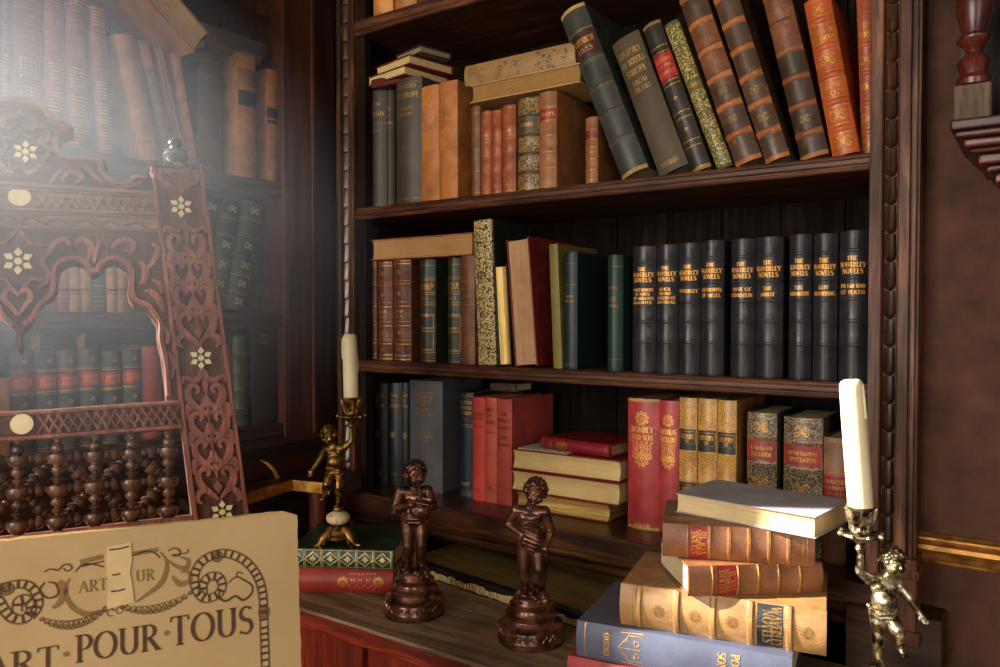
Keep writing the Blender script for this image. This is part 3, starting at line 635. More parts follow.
# stack of big red books with their page edges outward
cl = cloth('7c1c24', .42); pg = pages('d9bd82', 'c4a264', .8)
za = Z3 + .0005
def st_row(xl, xr, y, v): return onv(xl, y, VF + v).x, onv(xr, y, VF + v).x
x0, x1 = st_row(514.5, 609, 508, VS - .002)
book('cloth_book', 'bottom book of the red stack on the lower shelf, gilt page edges', lying_mx((x0, VF + VS - .004, za), 0, x1 - x0, .032, 'left', 'pages', .13), .032, x1 - x0, .13, cover=cl, page=GE, hollow=.008, group='stacked red books on the lower shelf'); za += .0324
x0, x1 = st_row(512.5, 621, 490, VS)
book('cloth_book', 'second book up in the red stack, thick cream page edges', lying_mx((x0, VF + VS - .008, za), 0, x1 - x0, .0385, 'left', 'pages', .13), .0385, x1 - x0, .13, cover=cl, page=pg, hollow=.006, group='stacked red books on the lower shelf'); za += .0389
book('cloth_book', 'third book up in the red stack, under the printed leaflet', lying_mx((x0, VF + VS - .006, za), math.radians(.6), x1 - x0, .037, 'left', 'pages', .13), .037, x1 - x0, .13, cover=cl, page=pg, hollow=.006, group='stacked red books on the lower shelf'); za += .0377
lf = MB(); lf.box(0, .105, 0, .07, 0, .0009, 0)
for i in range(9):
    for j in range(3): lf.box(.005 + i * .011, .011 + i * .011, .004 + j * .02, .010 + j * .02, .0009, .00105, 1)
lo = lf.build('leaflet', [plain('leaflet_paper', 'cfc6b0', .7), plain('leaflet_print', '8d8576', .7)])
lo.matrix_world = Matrix.Translation((x0 + .012, VF + VS - .002, za)) @ Matrix.Rotation(math.radians(-1), 4, 'Z')
tag(lo, 'white printed leaflet between the red stack and the small red book on top', 'leaflet'); za += .0014
x0, x1 = st_row(538, 609.5, 436, VS + .005)
book('leather_book', 'small dark red leather book topmost on the red stack, spine outward', lying_mx((x0, VF + VS + .012, za), math.radians(-6), x1 - x0 + .003, .0215, 'left', 'spine', .115), .0215, x1 - x0 + .003, .115, cover=leather('7d1c25', .34), rnd=.3, page=pages('b08d5e'), lines=(.03, .05, .95, .97), tool=((.7, .008, 'wreath'), (.66, .007, 'scroll'), (.62, .006, 'wreath')), text=((.84, .004, 'BURNS'),), group='stacked red books on the lower shelf')
dom = leather('a23436', .42, wear='c05a54')
def dombey(t, mt, T, H):
    for f0, f1 in ((.79, .74), (.735, .68)):
        x = T / 2 * .82
        t.band([(-x, f0 * H), (x, f0 * H), (x, f1 * H), (-x, f1 * H)], .0007, mt, closed=True)
    for k in range(-2, 3): fleur(t, k * T * .15, .668 * H, .0035, mt)
    for k in range(-1, 2): fleur(t, k * T * .22, .565 * H, .005, mt, 'ring')
up('m', Z3, 626, 657.5, 399, v=VS - .006, D=.15, label='thick crimson book with gilt roundel title, right of the red stack', cover=dom, rnd=.14, headband=leather('a8834a', .5), text=((.765, .0092, 'DOMBEY', .7, 1.5), (.707, .0085, 'AND SON', .7, 1.5), (.64, .006, 'CHARLES', .6, 1.5), (.608, .006, 'DICKENS', .66, 1.5), (.03, .006, 'JERROLD', .5)), tool=((.85, .012, 'wreath'), (.54, .013, 'wreath')), extra=dombey, ink=metal('bright_gilt_lettering', 'f0b660', 'cf8e38', .45, 300, .35), group=G3)
up('m', Z3, 658, 677.6, 401, v=VS - .004, D=.15, label='narrower crimson gilt book between its thicker twin and the tan books', cover=dom, rnd=.14, text=((.765, .0085, 'NICHOLAS', .78, 1.5), (.707, .0085, 'NICKLEBY', .78, 1.5), (.64, .006, 'CHARLES', .7, 1.5), (.608, .006, 'DICKENS', .7, 1.5)), tool=((.85, .010, 'wreath'), (.54, .011, 'wreath')), extra=dombey, ink=metal('bright_gilt_lettering', 'f0b660', 'cf8e38', .45, 300, .35), group=G3)
tan = gilt_pattern('a87638', 'd2a85e', 480, .25, .5); blab = leather('20221e', .38)
for i, (a, b, t, D, lab) in enumerate(((678, 696, 398, .14, 'left of three tan gilt books with dark green labels'), (696.6, 715.8, 399, .14, 'middle of three tan gilt books with dark green labels'), (716.2, 735.6, 400.6, .15, 'right of three tan gilt books, its orange-brown board showing'))):
    up('m', Z3, a, b, t, v=VS - .006, D=D, label=lab, cover=leather('a0632e', .45), spine=tan, rnd=.15, bands=(.22, .405, .62, .785), bw=.0012, bt=.0006, labels=((.625, .775, blab, .94, 'dark green title label'), (.255, .395, blab, .94, 'dark green volume label')), frame=((.64, .76), (.27, .38)), lines=(.02, .22, .405, .62, .785, .98), text=((.725, .0072, 'HISTORY', .72, 1.4), (.69, .005, 'OF', .3), (.657, .0065, 'ENGLAND', .72, 1.4), (.35, .006, 'HUME', .5), (.3, .006, 'VOL I', .5)), tool=((.87, .009, 'scroll'), (.5, .009, 'wreath')), group=G3)
nav = gilt_pattern('262b33', 'a08550', 430, .3, .55)
for a, b, t, lab in ((745.6, 775.6, 413, 'thick navy and gilt half-leather book left of its wider twin'), (782, 821.5, 418, 'widest navy and gilt half-leather book with red band, near the candle')):
    up('m', Z3, a, b, t, v=VS - .01, D=.14, label=lab, cover=leather('1d2026', .4), spine=nav, rnd=.14, bands=(.2, .42, .63, .82), bw=.0012, bt=.0006, labels=((.655, .8, leather('8a2b2b', .45), .97, 'red title band'), (.2, .34, leather('8a2b2b', .45), .97, 'red volume band')), lines=(.02, .2, .34, .36, .62, .64, .81, .83, .97, .99), tool=((.9, .011, 'scroll'), (.49, .012, 'scroll')), text=((.745, .005, 'BRITISH ESSAYISTS', .75), (.7, .006, 'SPECTATOR', .7)), group=G3)
up('m', Z3, 822.5, 846, 438, v=VS - .01, D=.13, label='brown calf book with red label hidden behind the right candle', cover=leather('7b543a', .5, wear='a37c58'), rnd=.15, labels=((.5, .7, leather('8a2430', .42), .97, 'dark red label'),), lines=(.48, .5, .7, .72, .97), text=((.65, .005, 'CHARACTERS'), (.6, .005, 'COLUMBUS'), (.55, .005, 'OF OLD')), group=G3)
# ------------------------------------------------------------------ the stack on the right end of the cabinet
GS = 'stack of books at the right end of the cabinet'
def stackbook(name, label, x, y, L, yawd, T, z, D, **k):
    return book(name, label, lying_mx((x, y, z + .0003), math.radians(yawd), L, T, k.pop('head', 'left'), k.pop('out', 'spine'), D), T, L, D, **k)
z = ZT
stackbook('cloth_book', 'red cloth book at the very bottom of the right stack', -.488, .846, .262, 9, .0296, z, .12, cover=cloth('8c2a26', .5), rnd=.15, group=GS); z = ZT + .03
def crest(t, mt, T, H):
    f = .285; s = T * .36
    t.band([(-s, f * H + s * .7), (s, f * H + s * .7), (s * .95, f * H - s * .3), (0, f * H - s * 1.1), (-s * .95, f * H - s * .3)], .0009, mt, closed=True)
    for k in (-.45, .1): t.band([(-s * .7, f * H + s * k), (s * .7, f * H + s * k)], .0012, mt)
    t.band([(0, f * H + s * .6), (0, f * H - s * .9)], .0012, mt)
    for sx in (-1, 1):
        t.band(arc(sx * s * .45, f * H + s * .3, s * .2, s * .2, 0, 360, 8), .0008, mt)
        t.band([(sx * s * 1.2, f * H + s * .8), (sx * s * 1.1, f * H - s * .9)], .0008, mt)
stackbook('cloth_book', 'large blue-grey cloth book with gilt crest, second from bottom of the right stack', -.4776, .851, .255, 9.5, .0452, z, .165, cover=cloth('4c5064', .48), rnd=.1, head='right', lines=((.045, .0009),), text=((.155, .007, 'OXFORD', .62),  (.76, .009, 'POEMS', .7), (.70, .009, 'SONGS', .66)), extra=crest, group=GS)
z += .0455
wav = leather('8f6a40', .42, wear='b8925c', amt=.6)
stackbook('leather_book', 'thick tan leather book with black label, third from bottom of the right stack', -.426, .868, .236, 11.9, .0512, z, .15, head='right', cover=wav, page=pages('d8c49a'), rnd=.14, bands=(.1, .295, .475, .655, .835), bw=.0022, bt=.0018, lines=((.07, .0005), (.085, 'dash'), (.115, 'dash'), (.28, 'dash'), (.31, 'dash'), (.46, 'dash'), (.49, 'dash'), (.64, 'dash'), (.67, 'dash'), (.82, 'dash'), (.85, 'dash')),
    labels=((.685, .805, leather('1f2024', .38), .96, 'black title label'),), text=((.775, .0115, 'WAVERLEY', .88, 1.4), (.735, .0105, 'NOVELS', .74, 1.4), (.70, .007, '1', .2)), tool=((.2, .007, 'wreath'), (.385, .007, 'wreath'), (.565, .007, 'wreath'), (.745 + .17, .007, 'wreath')), ink=metal('aged_gilt_tooling', '8d6a34', '5a3d1a', .5, 300, .3), group=GS); z += .0516
brs = leather('7a4c2e', .42, wear='a0744e', amt=.5)
stackbook('leather_book', 'small brown leather book turned at an angle, fourth from bottom of the right stack', -.3389, .874, .165, 40, .0358, z, .125, cover=leather('5d4638', .5, wear='8a6c58', amt=.8), spine=brs, page=pages('c8b08c'), rnd=.12, bands=(.17, .33, .48, .63, .82), bw=.0014, bt=.001, lines=(.16, .18, .32, .34, .47, .49, .62, .64, .81, .83), labels=((.645, .79, redlab2, .97, 'red title label'),), text=((.755, .0065, 'STERNE', .8), (.715, .005, 'SERMONS', .8), (.675, .006, 'VOL II', .8)), group=GS); z += .0362
stackbook('leather_book', 'brown leather book with red label just under the white book', -.380, .892, .175, 21, .0408, z, .13, cover=leather('6b5444', .52, wear='8d7560', amt=.6), spine=brs, page=pages('b39c78'), rnd=.12, bands=(.165, .29, .42, .55, .68, .83), bw=.0014, bt=.001, lines=(.05, .075, .16, .285, .295, .415, .425, .545, .555, .68, .83), labels=((.7, .815, redlab2, .97, 'red title label'),), text=((.785, .0065, 'STERNE', .86), (.755, .0055, 'SERMONS', .86), (.722, .0065, 'VOL III', .9)), group=GS); z += .0412
stackbook('cloth_book', 'white-grey covered book with bare page edges on top of the right stack', -.3907, .9536, .182, -7.9, .0252, z, .115, out='pages', cover=cloth('8f8c94', .6), page=pages('cbb184', 'a88a5c', .75), hollow=.002, rnd=.08, tb=.0012, group=GS)

# ------------------------------------------------------------------ two books under the left candlestick
gl = leather('20351f', .34, wear='47532f', amt=.35)
def tree(t, mt, T, H):
    for f in (.07, .235, .4, .565, .73, .895):
        fleur(t, 0, f * H, .007, mt); fleur(t, 0, f * H, .011, mt, 'diamond')
lx, ly = -1.0, .8578
stackbook('cloth_book', 'red cloth book with gilt lettering at the bottom of the left pair', -1.0132, .8435, .172, 33.9, .0425, ZT, .13, head='right', cover=cloth('8f2e28', .46), rnd=.3, text=((.86, .0001, ' '),),
    tool=((.86, .009, 'wreath'), (.52, .009, 'wreath')), extra=lambda t, mt, T, H: [t.band([(x, .58 * H + i * .0042), (x + (.012 if i % 3 else .02), .58 * H + i * .0042)], .0016, mt) for i in range(11) for x in (-.014, .0)], ink=GILT, group='pair of books under the left candlestick')
stackbook('leather_book', 'dark green leather book with gilt panels under the left candlestick', -1.018, .8478, .176, 30.2, .0318, ZT + .0428, .155, head='right', cover=gl, rnd=.14, bands=(.155, .32, .485, .65, .81), bw=.001, bt=.0006, lines=(.015, .15, .16, .315, .325, .48, .49, .645, .655, .805, .815, .975, .985), frame=((.02, .145), (.165, .31), (.33, .475), (.495, .64), (.66, .8), (.82, .97)), extra=tree, ink=metal('silvery_gilt_tooling', 'd8cf9a', 'a0904e', .4, 300, .4), group='pair of books under the left candlestick')

# ------------------------------------------------------------------ left bookcase, upper shelf
H1, H2, H3 = 'books on the left bookcase, upper shelf', 'books on the left bookcase, middle shelf', 'books on the left bookcase, lower shelf'
rg = leather('6e2a30', .4, wear='8d4a48')
def grid(t, mt, T, H):
    for f0 in (.03, .2, .37, .86):
        for i in range(5):
            for j in range(6):
                x = (-.5 + (i + .5) / 5) * T * .74; zz_ = (f0 + .012 + j * .0215) * H
                t.band([(x - .002, zz_), (x + .002, zz_)], .0024, mt)
kk = dict(cover=rg, bands=(.18, .35, .52, .68, .84), bw=.0018, bt=.0012, lines=((.015, .001), .17, .19, .34, .36, .51, .53, .57, .61, .67, .69, .74, .78, .83, .85, .985), extra=grid, group=H1, ink=GILTDIM)
for i, (a, b, t, lab) in enumerate(((3, 11.5, -30, 'first tall red gilt book at far left of the left bookcase'), (15, 46.5, -28, 'widest tall red gilt book, second in the far left row'), (47, 67.6, -22, 'third tall red gilt book in the far left row'), (68.2, 89, -16, 'fourth tall red gilt book in the far left row'))):
    up('l', L1, a, b, t, v=.02, D=.14, ym=70, label=lab, **kk)
lean('l', L1, (90.3, 4), (99.7, 146), (116, 150), v=.02, label='last tall red gilt book of the far left row, leaning a little', **kk)
tn = leather('7c4e32', .5, wear='9c7250', amt=.6)
lean('l', L1, (117, 33), (142, 154), (163, 160), v=.012, D=.12, label='leaning tan ribbed leather book next to the red gilt row', cover=tn, bands=(.16, .33, .5, .67, .84), bw=.002, bt=.0012, group=H1)
lean('l', L1, (139, 40), (168, 160), (180, 163), v=.02, D=.12, label='leaning brown book with darker mottled spine, second of the tilted ones', cover=leather('6b3f26', .5), spine=marble(('4a3423', '6a4a32', '3a281c'), 90), labels=((.78, .98, leather('8a4a2c', .5), .98, 'brown head panel'),), group=H1)
lean('l', L1, (156, 44), (183.5, 163), (190, 165), v=.012, D=.12, flip=True, label='leaning book turned page edges outward between brown volumes', cover=leather('5d3d28', .5), page=pages('a3825e', '7d6044', .7), group=H1)
lean('l', L1, (171, 52), (190, 166), (200, 168), v=.016, D=.12, label='slim tan leather book standing almost upright in the left bookcase', cover=leather('9a6b4a', .5, wear='c39a74', amt=.6), rnd=.1, group=H1)
up('l', L1, 201.5, 226, 54, v=.03, D=.13, ym=120, label='wide dark brown book beside the tan book with black label', cover=leather('3d2a22', .45, wear='6a4434', amt=.5), bands=(.12, .3, .48, .66, .84), bw=.0016, bt=.001, lines=(.05, .93), ink=GILTDIM, group=H1)
cal = leather('8a5a34', .52, wear='ad8258', amt=.6)
up('l', L1, 239.5, 257.5, 54, v=.006, D=.14, ym=120, label='tan calf book with black label and broad side board in the left bookcase', cover=cal, rnd=.12, bands=(.2, .38, .56, .74), bw=.0012, bt=.0007, labels=((.575, .7, leather('1d2020', .4), .98, 'black title label'), (.74, .88, leather('6e4a32', .5), .98)), lines=(.04, .2, .38, .56, .72), tooldim=True, group=H1)
up('l', L1, 267.8, 279, 70, v=.008, D=.14, ym=120, label='tan calf book with black label at the right end of the upper left shelf', cover=cal, rnd=.12, bands=(.2, .38, .56, .74), bw=.0012, bt=.0007, labels=((.52, .66, leather('1d2020', .4), .98, 'black title label'),), lines=(.04, .2, .38, .7), tooldim=True, group=H1)
lean('l', L1, (148, 0), (195, 52), (209, 31), v=-.03, D=.16, flip=True, slide=False, H=.26, label='big brown book tilted across the tops of the leaning ones, pages toward the room', cover=leather('7a4f34', .55, wear='9a7454', amt=.5), page=pages('b3916a', '8a6a4c', .7), group=H1)
def lie_l(x0, x1, yb, yt, v, T, **k):
    a = onu(x0, yb, UL - v); c = onu(x1, yb, UL - v)
    return book(k.pop('name', 'leather_book'), k.pop('label'), mat4(V3(0, 0, 1), V3(-1, 0, 0), V3(0, -1, 0), (UL - v, c.y, k.pop('z') + T / 2)), T, c.y - a.y, .13, **k), 0
zt1 = sz('l', 240, 54, .006)[1] + .0006
lie_l(207, 262, 50, 40, .022, .018, z=zt1, label='brown book lying flat on the black-labelled tan books', cover=leather('4f3524', .45), rnd=.3, group=H1)
lie_l(196, 268, 40, 20, .03, .026, z=zt1 + .0184, label='dark grey ribbed book lying topmost on the upper left shelf', cover=leather('3a3632', .45, wear='6b5c48', amt=.5), rnd=.16, bands=(.12, .3, .5, .7, .88), bw=.002, bt=.0012, page=pages('9a8468'), group=H1)
# middle shelf
for a, b, hx, lab in ((58.5, 69.8, 'a1443a', 'narrow red book first in the tan row seen through the chair'), (70.2, 81.5, 'b07a44', 'light tan book second in the row seen through the chair'), (81.9, 93.3, 'a87040', 'tan book third in the row seen through the chair'), (94, 107, '2c2624', 'black book between tan ones seen through the chair'), (107.6, 117.8, 'ab7642', 'tan book right of the black one seen through the chair'), (118.2, 129, 'a46c3a', 'tan book at right end of the row seen through the chair')):
    up('l', L2, a, b, 235, v=.03, ym=290, label=lab, cover=leather(hx, .5), rnd=.2, bands=(.26, .5, .74), bw=.001, bt=.0006, labels=((.24, .3, leather('2a1c16', .4), .99, 'dark band'),), lines=(.03, .08, .14, .2, .34, .9), group=H2)
for (tl, bl, r, lab) in (((206, 195), (187, 305), (206, 306), 'leftmost dark slanting book of the three by the chair post'), ((226, 197), (207, 306), (226.5, 307), 'middle dark slanting book with silvery gilt by the chair post'), ((247, 199), (228, 307.5), (249, 308.5), 'rightmost dark slanting book with silvery gilt on the middle left shelf')):
    lean('l', L2, tl, bl, r, v=.05, D=.13, label=lab, cover=leather('23282a', .36), bands=(.16, .32, .5, .68, .84), bw=.0015, bt=.001, lines=(.15, .17, .31, .33, .67, .69, .83, .85), tool=((.24, .009, 'scroll'), (.41, .009, 'scroll'), (.59, .009, 'scroll'), (.92, .009, 'scroll'), (.08, .009, 'scroll')), ink=metal('silvery_gilt_tooling', 'd8cf9a', 'a0904e', .4, 300, .4), group=H2)
up('l', L2, 270, 276.5, 208, v=.05, ym=260, label='slim dark green book upright at the right end of the middle left shelf', cover=leather('1f2a26', .4), lines=(.05, .2, .35, .5, .65, .8, .95), ink=GILTDIM, group=H2)
# lower shelf
gr = leather('2e3428', .4, wear='4f553e', amt=.5); rl = leather('a82430', .42)
GT = []
for i, (a, b, t, lab) in enumerate(((11, 37.8, 351.4, 'first and widest'), (38.3, 60.3, 351, 'second'), (60.8, 81.2, 350.7, 'third'), (81.7, 103.9, 349, 'fourth'), (104.4, 125, 351, 'fifth'), (125.5, 144, 349, 'last'))):
    up('l', L3, a, b, t, v=.02, D=.14, ym=380, label='%s of six green leather books with bright red labels seen through the chair' % lab, cover=gr, rnd=.3, bands=(.2, .4, .58, .8), bw=.0014, bt=.0008, labels=((.63, .77, rl, .98, 'bright red label'),), lines=((.02, .0012), (.05, .0006), (.2, .001), (.38, .0006), (.4, .0012), (.42, .0006), (.58, .0006), (.6, .0014), (.8, .0012), (.82, .0006)), text=((.72, .005, 'HISTORY', .7), (.675, .005, 'ENGLAND', .7)), tool=((.9, .005, 'flower'), (.49, .005, 'flower'), (.3, .005, 'flower')), group=H3)
    GT.append((sz('l', (a + b) / 2, t, .02)))
up('l', L3, -3, 10.6, 379, v=.02, ym=400, label='small tan book left of the green red-labelled books', cover=leather('b98a4e', .5), group=H3)
up('l', L3, 144.4, 163.5, 346, v=.02, ym=380, label='plain red book right of the green red-labelled books', cover=leather('8e2f22', .45, wear='a84c38'), rnd=.2, lines=(.03, .05, .95, .97), group=H3)
up('l', L3, 165.5, 177, 348, v=.02, ym=380, label='brown book with gilt edge line just left of the chair post', cover=leather('6a4a30', .45), lines=(.2, .4, .6, .8), group=H3)
up('l', L3, 178, 200, 352, v=.03, ym=380, label='dark book mostly hidden behind the carved chair post', cover=leather('3a2c24', .45), group=H3)
up('l', L3, 226.5, 236.6, 345, v=.03, ym=390, label='thin brown-red book between the chair post and the green book', cover=leather('6a3420', .45), lines=(.2, .8), ink=GILTDIM, group=H3)
up('l', L3, 237.4, 253.5, 336, v=.016, ym=390, label='dark green book beside the wide black one on the lower left shelf', cover=leather('22301f', .36, wear='3f4c30', amt=.4), rnd=.35, bands=(.2, .4, .6, .8), bw=.0014, bt=.0008, lines=(.05, .2, .4, .6, .8, .95), ink=GILTDIM, group=H3)
up('l', L3, 254, 277.8, 322, v=.012, ym=390, label='wide black book with worn brown edges at right end of the lower left shelf', cover=leather('8a4a26', .5, wear='b0703f', amt=.6), spine=marble(('14100e', '221a14', '3a2616'), 120), rnd=.04, group=H3, text=((.86, .008, 'HOLY', .5), (.8, .008, 'BIBLE', .6)), ink=metal('aged_gilt_tooling', '8d6a34', '5a3d1a', .5, 300, .3))
lie_l(225, 252.5, 333, 318, .04, .0135, z=sz('l', 245, 336, .016)[1] + .001, name='leather_book', label='dark book lying on the dark green book, lower left shelf', cover=leather('2a211d', .45), rnd=.2, group=H3)
for k, (q, lab) in enumerate(((1, 'torn yellow paper slip standing up from the second green book'), (3, 'small yellow paper slip poking from the fourth green book'))):
    s_, zz_ = GT[q]; m = MB(); rr = random.Random(k)
    pts = [(-.007, -.012), (.006, -.012), (.007, .004), (.010, .012), (.004, .008), (.002, .016 - .005 * k), (-.003, .006), (-.008, .009 - .004 * k)]
    m.prism(pts, lambda x, y: (x, .001 + .3 * max(0, y) * x * 20, y), lambda x, y: (x, .0022 + .3 * max(0, y) * x * 20, y))
    o = m.build('paper_slip', plain('old_yellow_paper', 'c9a860', .8)); o.matrix_world = Matrix.Translation((UL - .05, s_ - .004 + .002 * k, zz_ + .0005 + (.012 if False else 0.012))) @ Matrix.Rotation(PI / 2 + .3, 4, 'Z')
    tag(o, lab, 'bookmark')
# ------------------------------------------------------------------ the setting
m = MB(); m.box(-1.46, 2.2, -3.2, 1.42, -.05, 0); struct(m.build('floor', wood('floor_boards', '1e120b', '3b2618', '5c4128', 'x', .45)))
m = MB(); m.box(-1.46, 2.2, -3.2, 1.42, 2.85, 2.9); struct(m.build('ceiling', plain('ceiling_plaster', 'b9ab98', .9)))
m = MB(); m.box(-1.46, -.13, 1.39, 1.45, 0, 2.85); m.box(-.13, 2.2, 1.15, 1.45, 0, 2.85); struct(m.build('wall_back', plain('dark_brown_panelling', '4a2e22', .62, 0, 0, .35, 25, .12)))
m = MB()
WY0, WY1, WZ0, WZ1 = -.75, .36, .72, 2.25
m.box(-1.5, -1.42, -3.2, WY0, 0, 2.85); m.box(-1.5, -1.42, WY1, 1.42, 0, 2.85); m.box(-1.5, -1.42, WY0, WY1, 0, WZ0); m.box(-1.5, -1.42, WY0, WY1, WZ1, 2.85)
struct(m.build('wall_left', plain('old_wall_paint', '6a5546', .85)))
m = MB()
for y in (WY0, WY1 - .05): m.box(-1.5, -1.42, y, y + .05, WZ0, WZ1)
for zz_ in (WZ0, WZ1 - .05): m.box(-1.5, -1.42, WY0, WY1, zz_, zz_ + .05)
struct(m.build('window_1', OAKZ))
# gilt dado rail on the back wall, right of the bookcase
zd0, zd1 = onv(917, 563.5, 1.135).z, onv(917, 533, 1.135).z
m = MB(); hh = zd1 - zd0
prof = [(0, 0), (.004, 0), (.006, .05), (.004, .12), (.010, .16), (.012, .24), (.009, .30), (.006, .34), (.016, .42), (.021, .55), (.019, .68), (.012, .74), (.010, .80), (.015, .84), (.014, .90), (.008, .96), (.006, 1), (0, 1)]
m.add([(x, 1.15 - d, zd0 + h * hh) for x in (-.133, 2.2) for d, h in prof], [(i, i + 1, len(prof) + i + 1, len(prof) + i) for i in range(len(prof) - 1)], 0, False)
m.add([(-.133, 1.15 - d, zd0 + h * hh) for d, h in prof], [tuple(range(len(prof)))])
struct(m.build('trim_1', metal('old_gilding', 'd0984c', '7a4e24', .36, 40, .7, .3, .7)))
# overmantel with a turned baluster, right edge of the photograph
mah = wood('red_mahogany', '1c0805', '451810', '74301e', 'x', .3, .5)
mahz = wood('red_mahogany_turned', '1a0705', '4a1a10', '7c3220', 'z', .25, .6)
c0 = onv(950, 120, 1.0); r_ = thing('mantel_shelf', 'red mahogany moulded shelf with turned baluster on the wall right of the bookcase', 'shelf', Matrix.Translation((c0.x, 1.1485, c0.z)))
m = MB(); lx = .0
steps = [(0, .012, .0), (.012, .020, .004), (.020, .030, .012), (.030, .036, .018), (.036, .048, .026), (.048, .056, .034), (.056, .068, .042), (.068, .082, .052)]
for a, b, ins in steps: m.box(ins, .6, -.15 + ins, 0, -b, -a)
bevel(m.build('ledge', mah, r_), .003, 3)
m = MB(); m.box(.002, .038, -.135, -.099, .0, .040); bevel(m.build('baluster_plinth', wood('dull_plinth_oak', '3a2a20', '5e4838', '7d6450', 'z', .6, 0), r_), .001)
m = MB(); m.lathe([(0.0101, 0.040), (0.0176, 0.042), (0.0185, 0.048), (0.0134, 0.054), (0.0151, 0.060), (0.0176, 0.066), (0.0143, 0.072), (0.0084, 0.078), (0.0101, 0.084), (0.0168, 0.090), (0.0176, 0.095), (0.0118, 0.100), (0.0151, 0.110), (0.0189, 0.128), (0.0181, 0.148), (0.0134, 0.168), (0.0084, 0.188), (0.0067, 0.208), (0.0101, 0.223), (0.0118, 0.238), (0.0084, 0.258), (0.0134, 0.298), (0.0168, 0.338)], (.020, -.117, 0), 28)
m.build('baluster', mahz, r_)
m = MB(); m.box(.047, .6, -.09, 0, .0, .9); bevel(m.build('side_panel', mahz, r_), .004, 2)
m = MB(); m.box(0, .05, -.03, 0, .0, .9); m.build('back_board', plain('dark_backing_board', '17100d', .5), r_)  # board in one even near-black brown

# ------------------------------------------------------------------ main bookcase
def shelf_mesh(x0, x1, yf, yb, zt, th=.022):
    m = MB()
    P = [(yf + .004, -th), (yf + .001, -th + .002), (yf + .001, -th + .005), (yf + .004, -th + .0065), (yf + .001, -th + .008), (yf, -th + .010), (yf, -.006), (yf + .003, -.005), (yf + .003, -.003), (yf + .0015, 0), (yb, 0), (yb, -th)]
    m.prism([(y, z_) for y, z_ in P], lambda y, z_: (x0, y, zt + z_), lambda y, z_: (x1, y, zt + z_))
    return m
bc = thing('bookcase', 'tall dark carved oak bookcase along the back wall, holding most of the books', 'bookcase', Matrix.Translation((0, 0, 0)))
xL, xR = -1.1, -.187
for zt_, th in ((Z0, .028), (Z1, .022), (Z2, .022)):
    bevel(shelf_mesh(xL - .058, xR + .005, VF, 1.36, zt_, th).build('shelf', OAKX, bc), .0012)
m = MB(); m.box(xL - .058, xR + .005, VF + .002, 1.36, 2.48, 2.5); m.build('top_board', OAKX, bc)
# heavy base shelf with a moulded lower edge
base_wood = wood('worn_base_oak', '1d0f08', '4a2a17', '8a5a32', 'x', .28, .55)
m = MB()
P = [(VF + .03, -.062), (VF + .012, -.062), (VF + .004, -.058), (VF + .002, -.053), (VF + .006, -.049), (VF + .012, -.047), (VF + .004, -.043), (VF - .001, -.037), (VF + .003, -.033), (VF + .002, -.030), (VF + .001, -.004), (VF + .003, -.001), (VF + .006, 0), (1.36, 0), (1.36, -.062)]
m.prism(P, lambda y, z_: (xL - .06, y, Z3 + z_), lambda y, z_: (-.135, y, Z3 + z_))
bevel(m.build('base_shelf', base_wood, bc), .001, 2)
m = MB()
for i in range(10):
    a = xL - .085 + i * .102; m.box(a + .0012, a + .1008, 1.36, 1.375, Z3 - .4, 2.5)
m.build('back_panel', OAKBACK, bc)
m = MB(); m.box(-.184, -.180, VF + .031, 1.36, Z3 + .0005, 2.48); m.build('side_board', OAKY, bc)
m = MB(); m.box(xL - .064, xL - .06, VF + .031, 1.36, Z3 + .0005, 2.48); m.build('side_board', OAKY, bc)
def post(x0, c0, c1, x1, name, wood_, z0, z1, proud=.006):
    m = MB(); m.box(x0, c0, VF - .004, VF + .03, z0, z1); m.box(c1, x1, VF - .004, VF + .03, z0, z1); m.box(c0, c1, VF + .004, VF + .03, z0, z1)
    m.box(c0 - .0018, c0 - .0006, VF - .006, VF + .0, z0, z1); m.box(c1 + .0006, c1 + .0018, VF - .006, VF, z0, z1)
    return bevel(m.build(name, wood_, bc), .0008)
post(-.187, -.171, -.1545, -.1405, 'post', OAKZ, Z3 + .0005, 2.5)
post(-1.164, -1.153, -1.130, -1.1165, 'post', wood('left_post_oak', '1c0f0a', '4a2a18', '8a5636', 'z', .35, .4), Z3 + .0005, 2.5)
m = MB(); m.box(-.1405, -.137, VF + .004, VF + .03, Z3 - .06, 2.5); m.box(-.137, -.1335, VF - .002, VF + .03, Z3 - .06, 2.5); m.box(-.1335, -.13, VF + .004, VF + .06, Z3 - .06, 2.5); m.build('edge_moulding', OAKZ, bc)
m = MB(); m.box(-1.1165, -1.1, VF + .012, VF + .03, Z3 + .0005, 2.5); m.build('inner_stile', OAKBACK, bc)
def husks(c0, c1, name, per=.0362, ph=0.0, z0=Z3 + .02, z1=2.5):
    # overlapping carved husks down the middle of a post
    m = MB(); xc = (c0 + c1) / 2; hw = (c1 - c0) / 2 * .86; z = z0 + ph
    while z < z1:
        n, k = 9, 8; vs = []
        for j in range(n + 1):
            t = j / n; zz_ = z + per * 1.02 * t
            w = hw * (1 - (1 - min(1, t / .28)) ** 2) ** .5 if t < .28 else hw * (1 - .12 * (t - .28) / .72)
            d = .0085 - .0042 * t
            if t < .1: d *= (.55 + 4.5 * t)
            for i in range(k + 1):
                a = PI * i / k; rid = 1 + .12 * math.cos(3 * (a - PI / 2) * 2)
                vs.append((xc - w * math.cos(a), VF + .004 - d * math.sin(a) * rid, zz_))
        fs = [(j * (k + 1) + i, j * (k + 1) + i + 1, (j + 1) * (k + 1) + i + 1, (j + 1) * (k + 1) + i) for j in range(n) for i in range(k)]
        m.add(vs, fs, 0, True); m.add(vs[:k + 1], [tuple(range(k + 1))]); z += per
    return m.build(name, wood('carved_husk_oak', '150b07', '4a2c1b', '8a6245', 'z', .24, 1.2), bc)
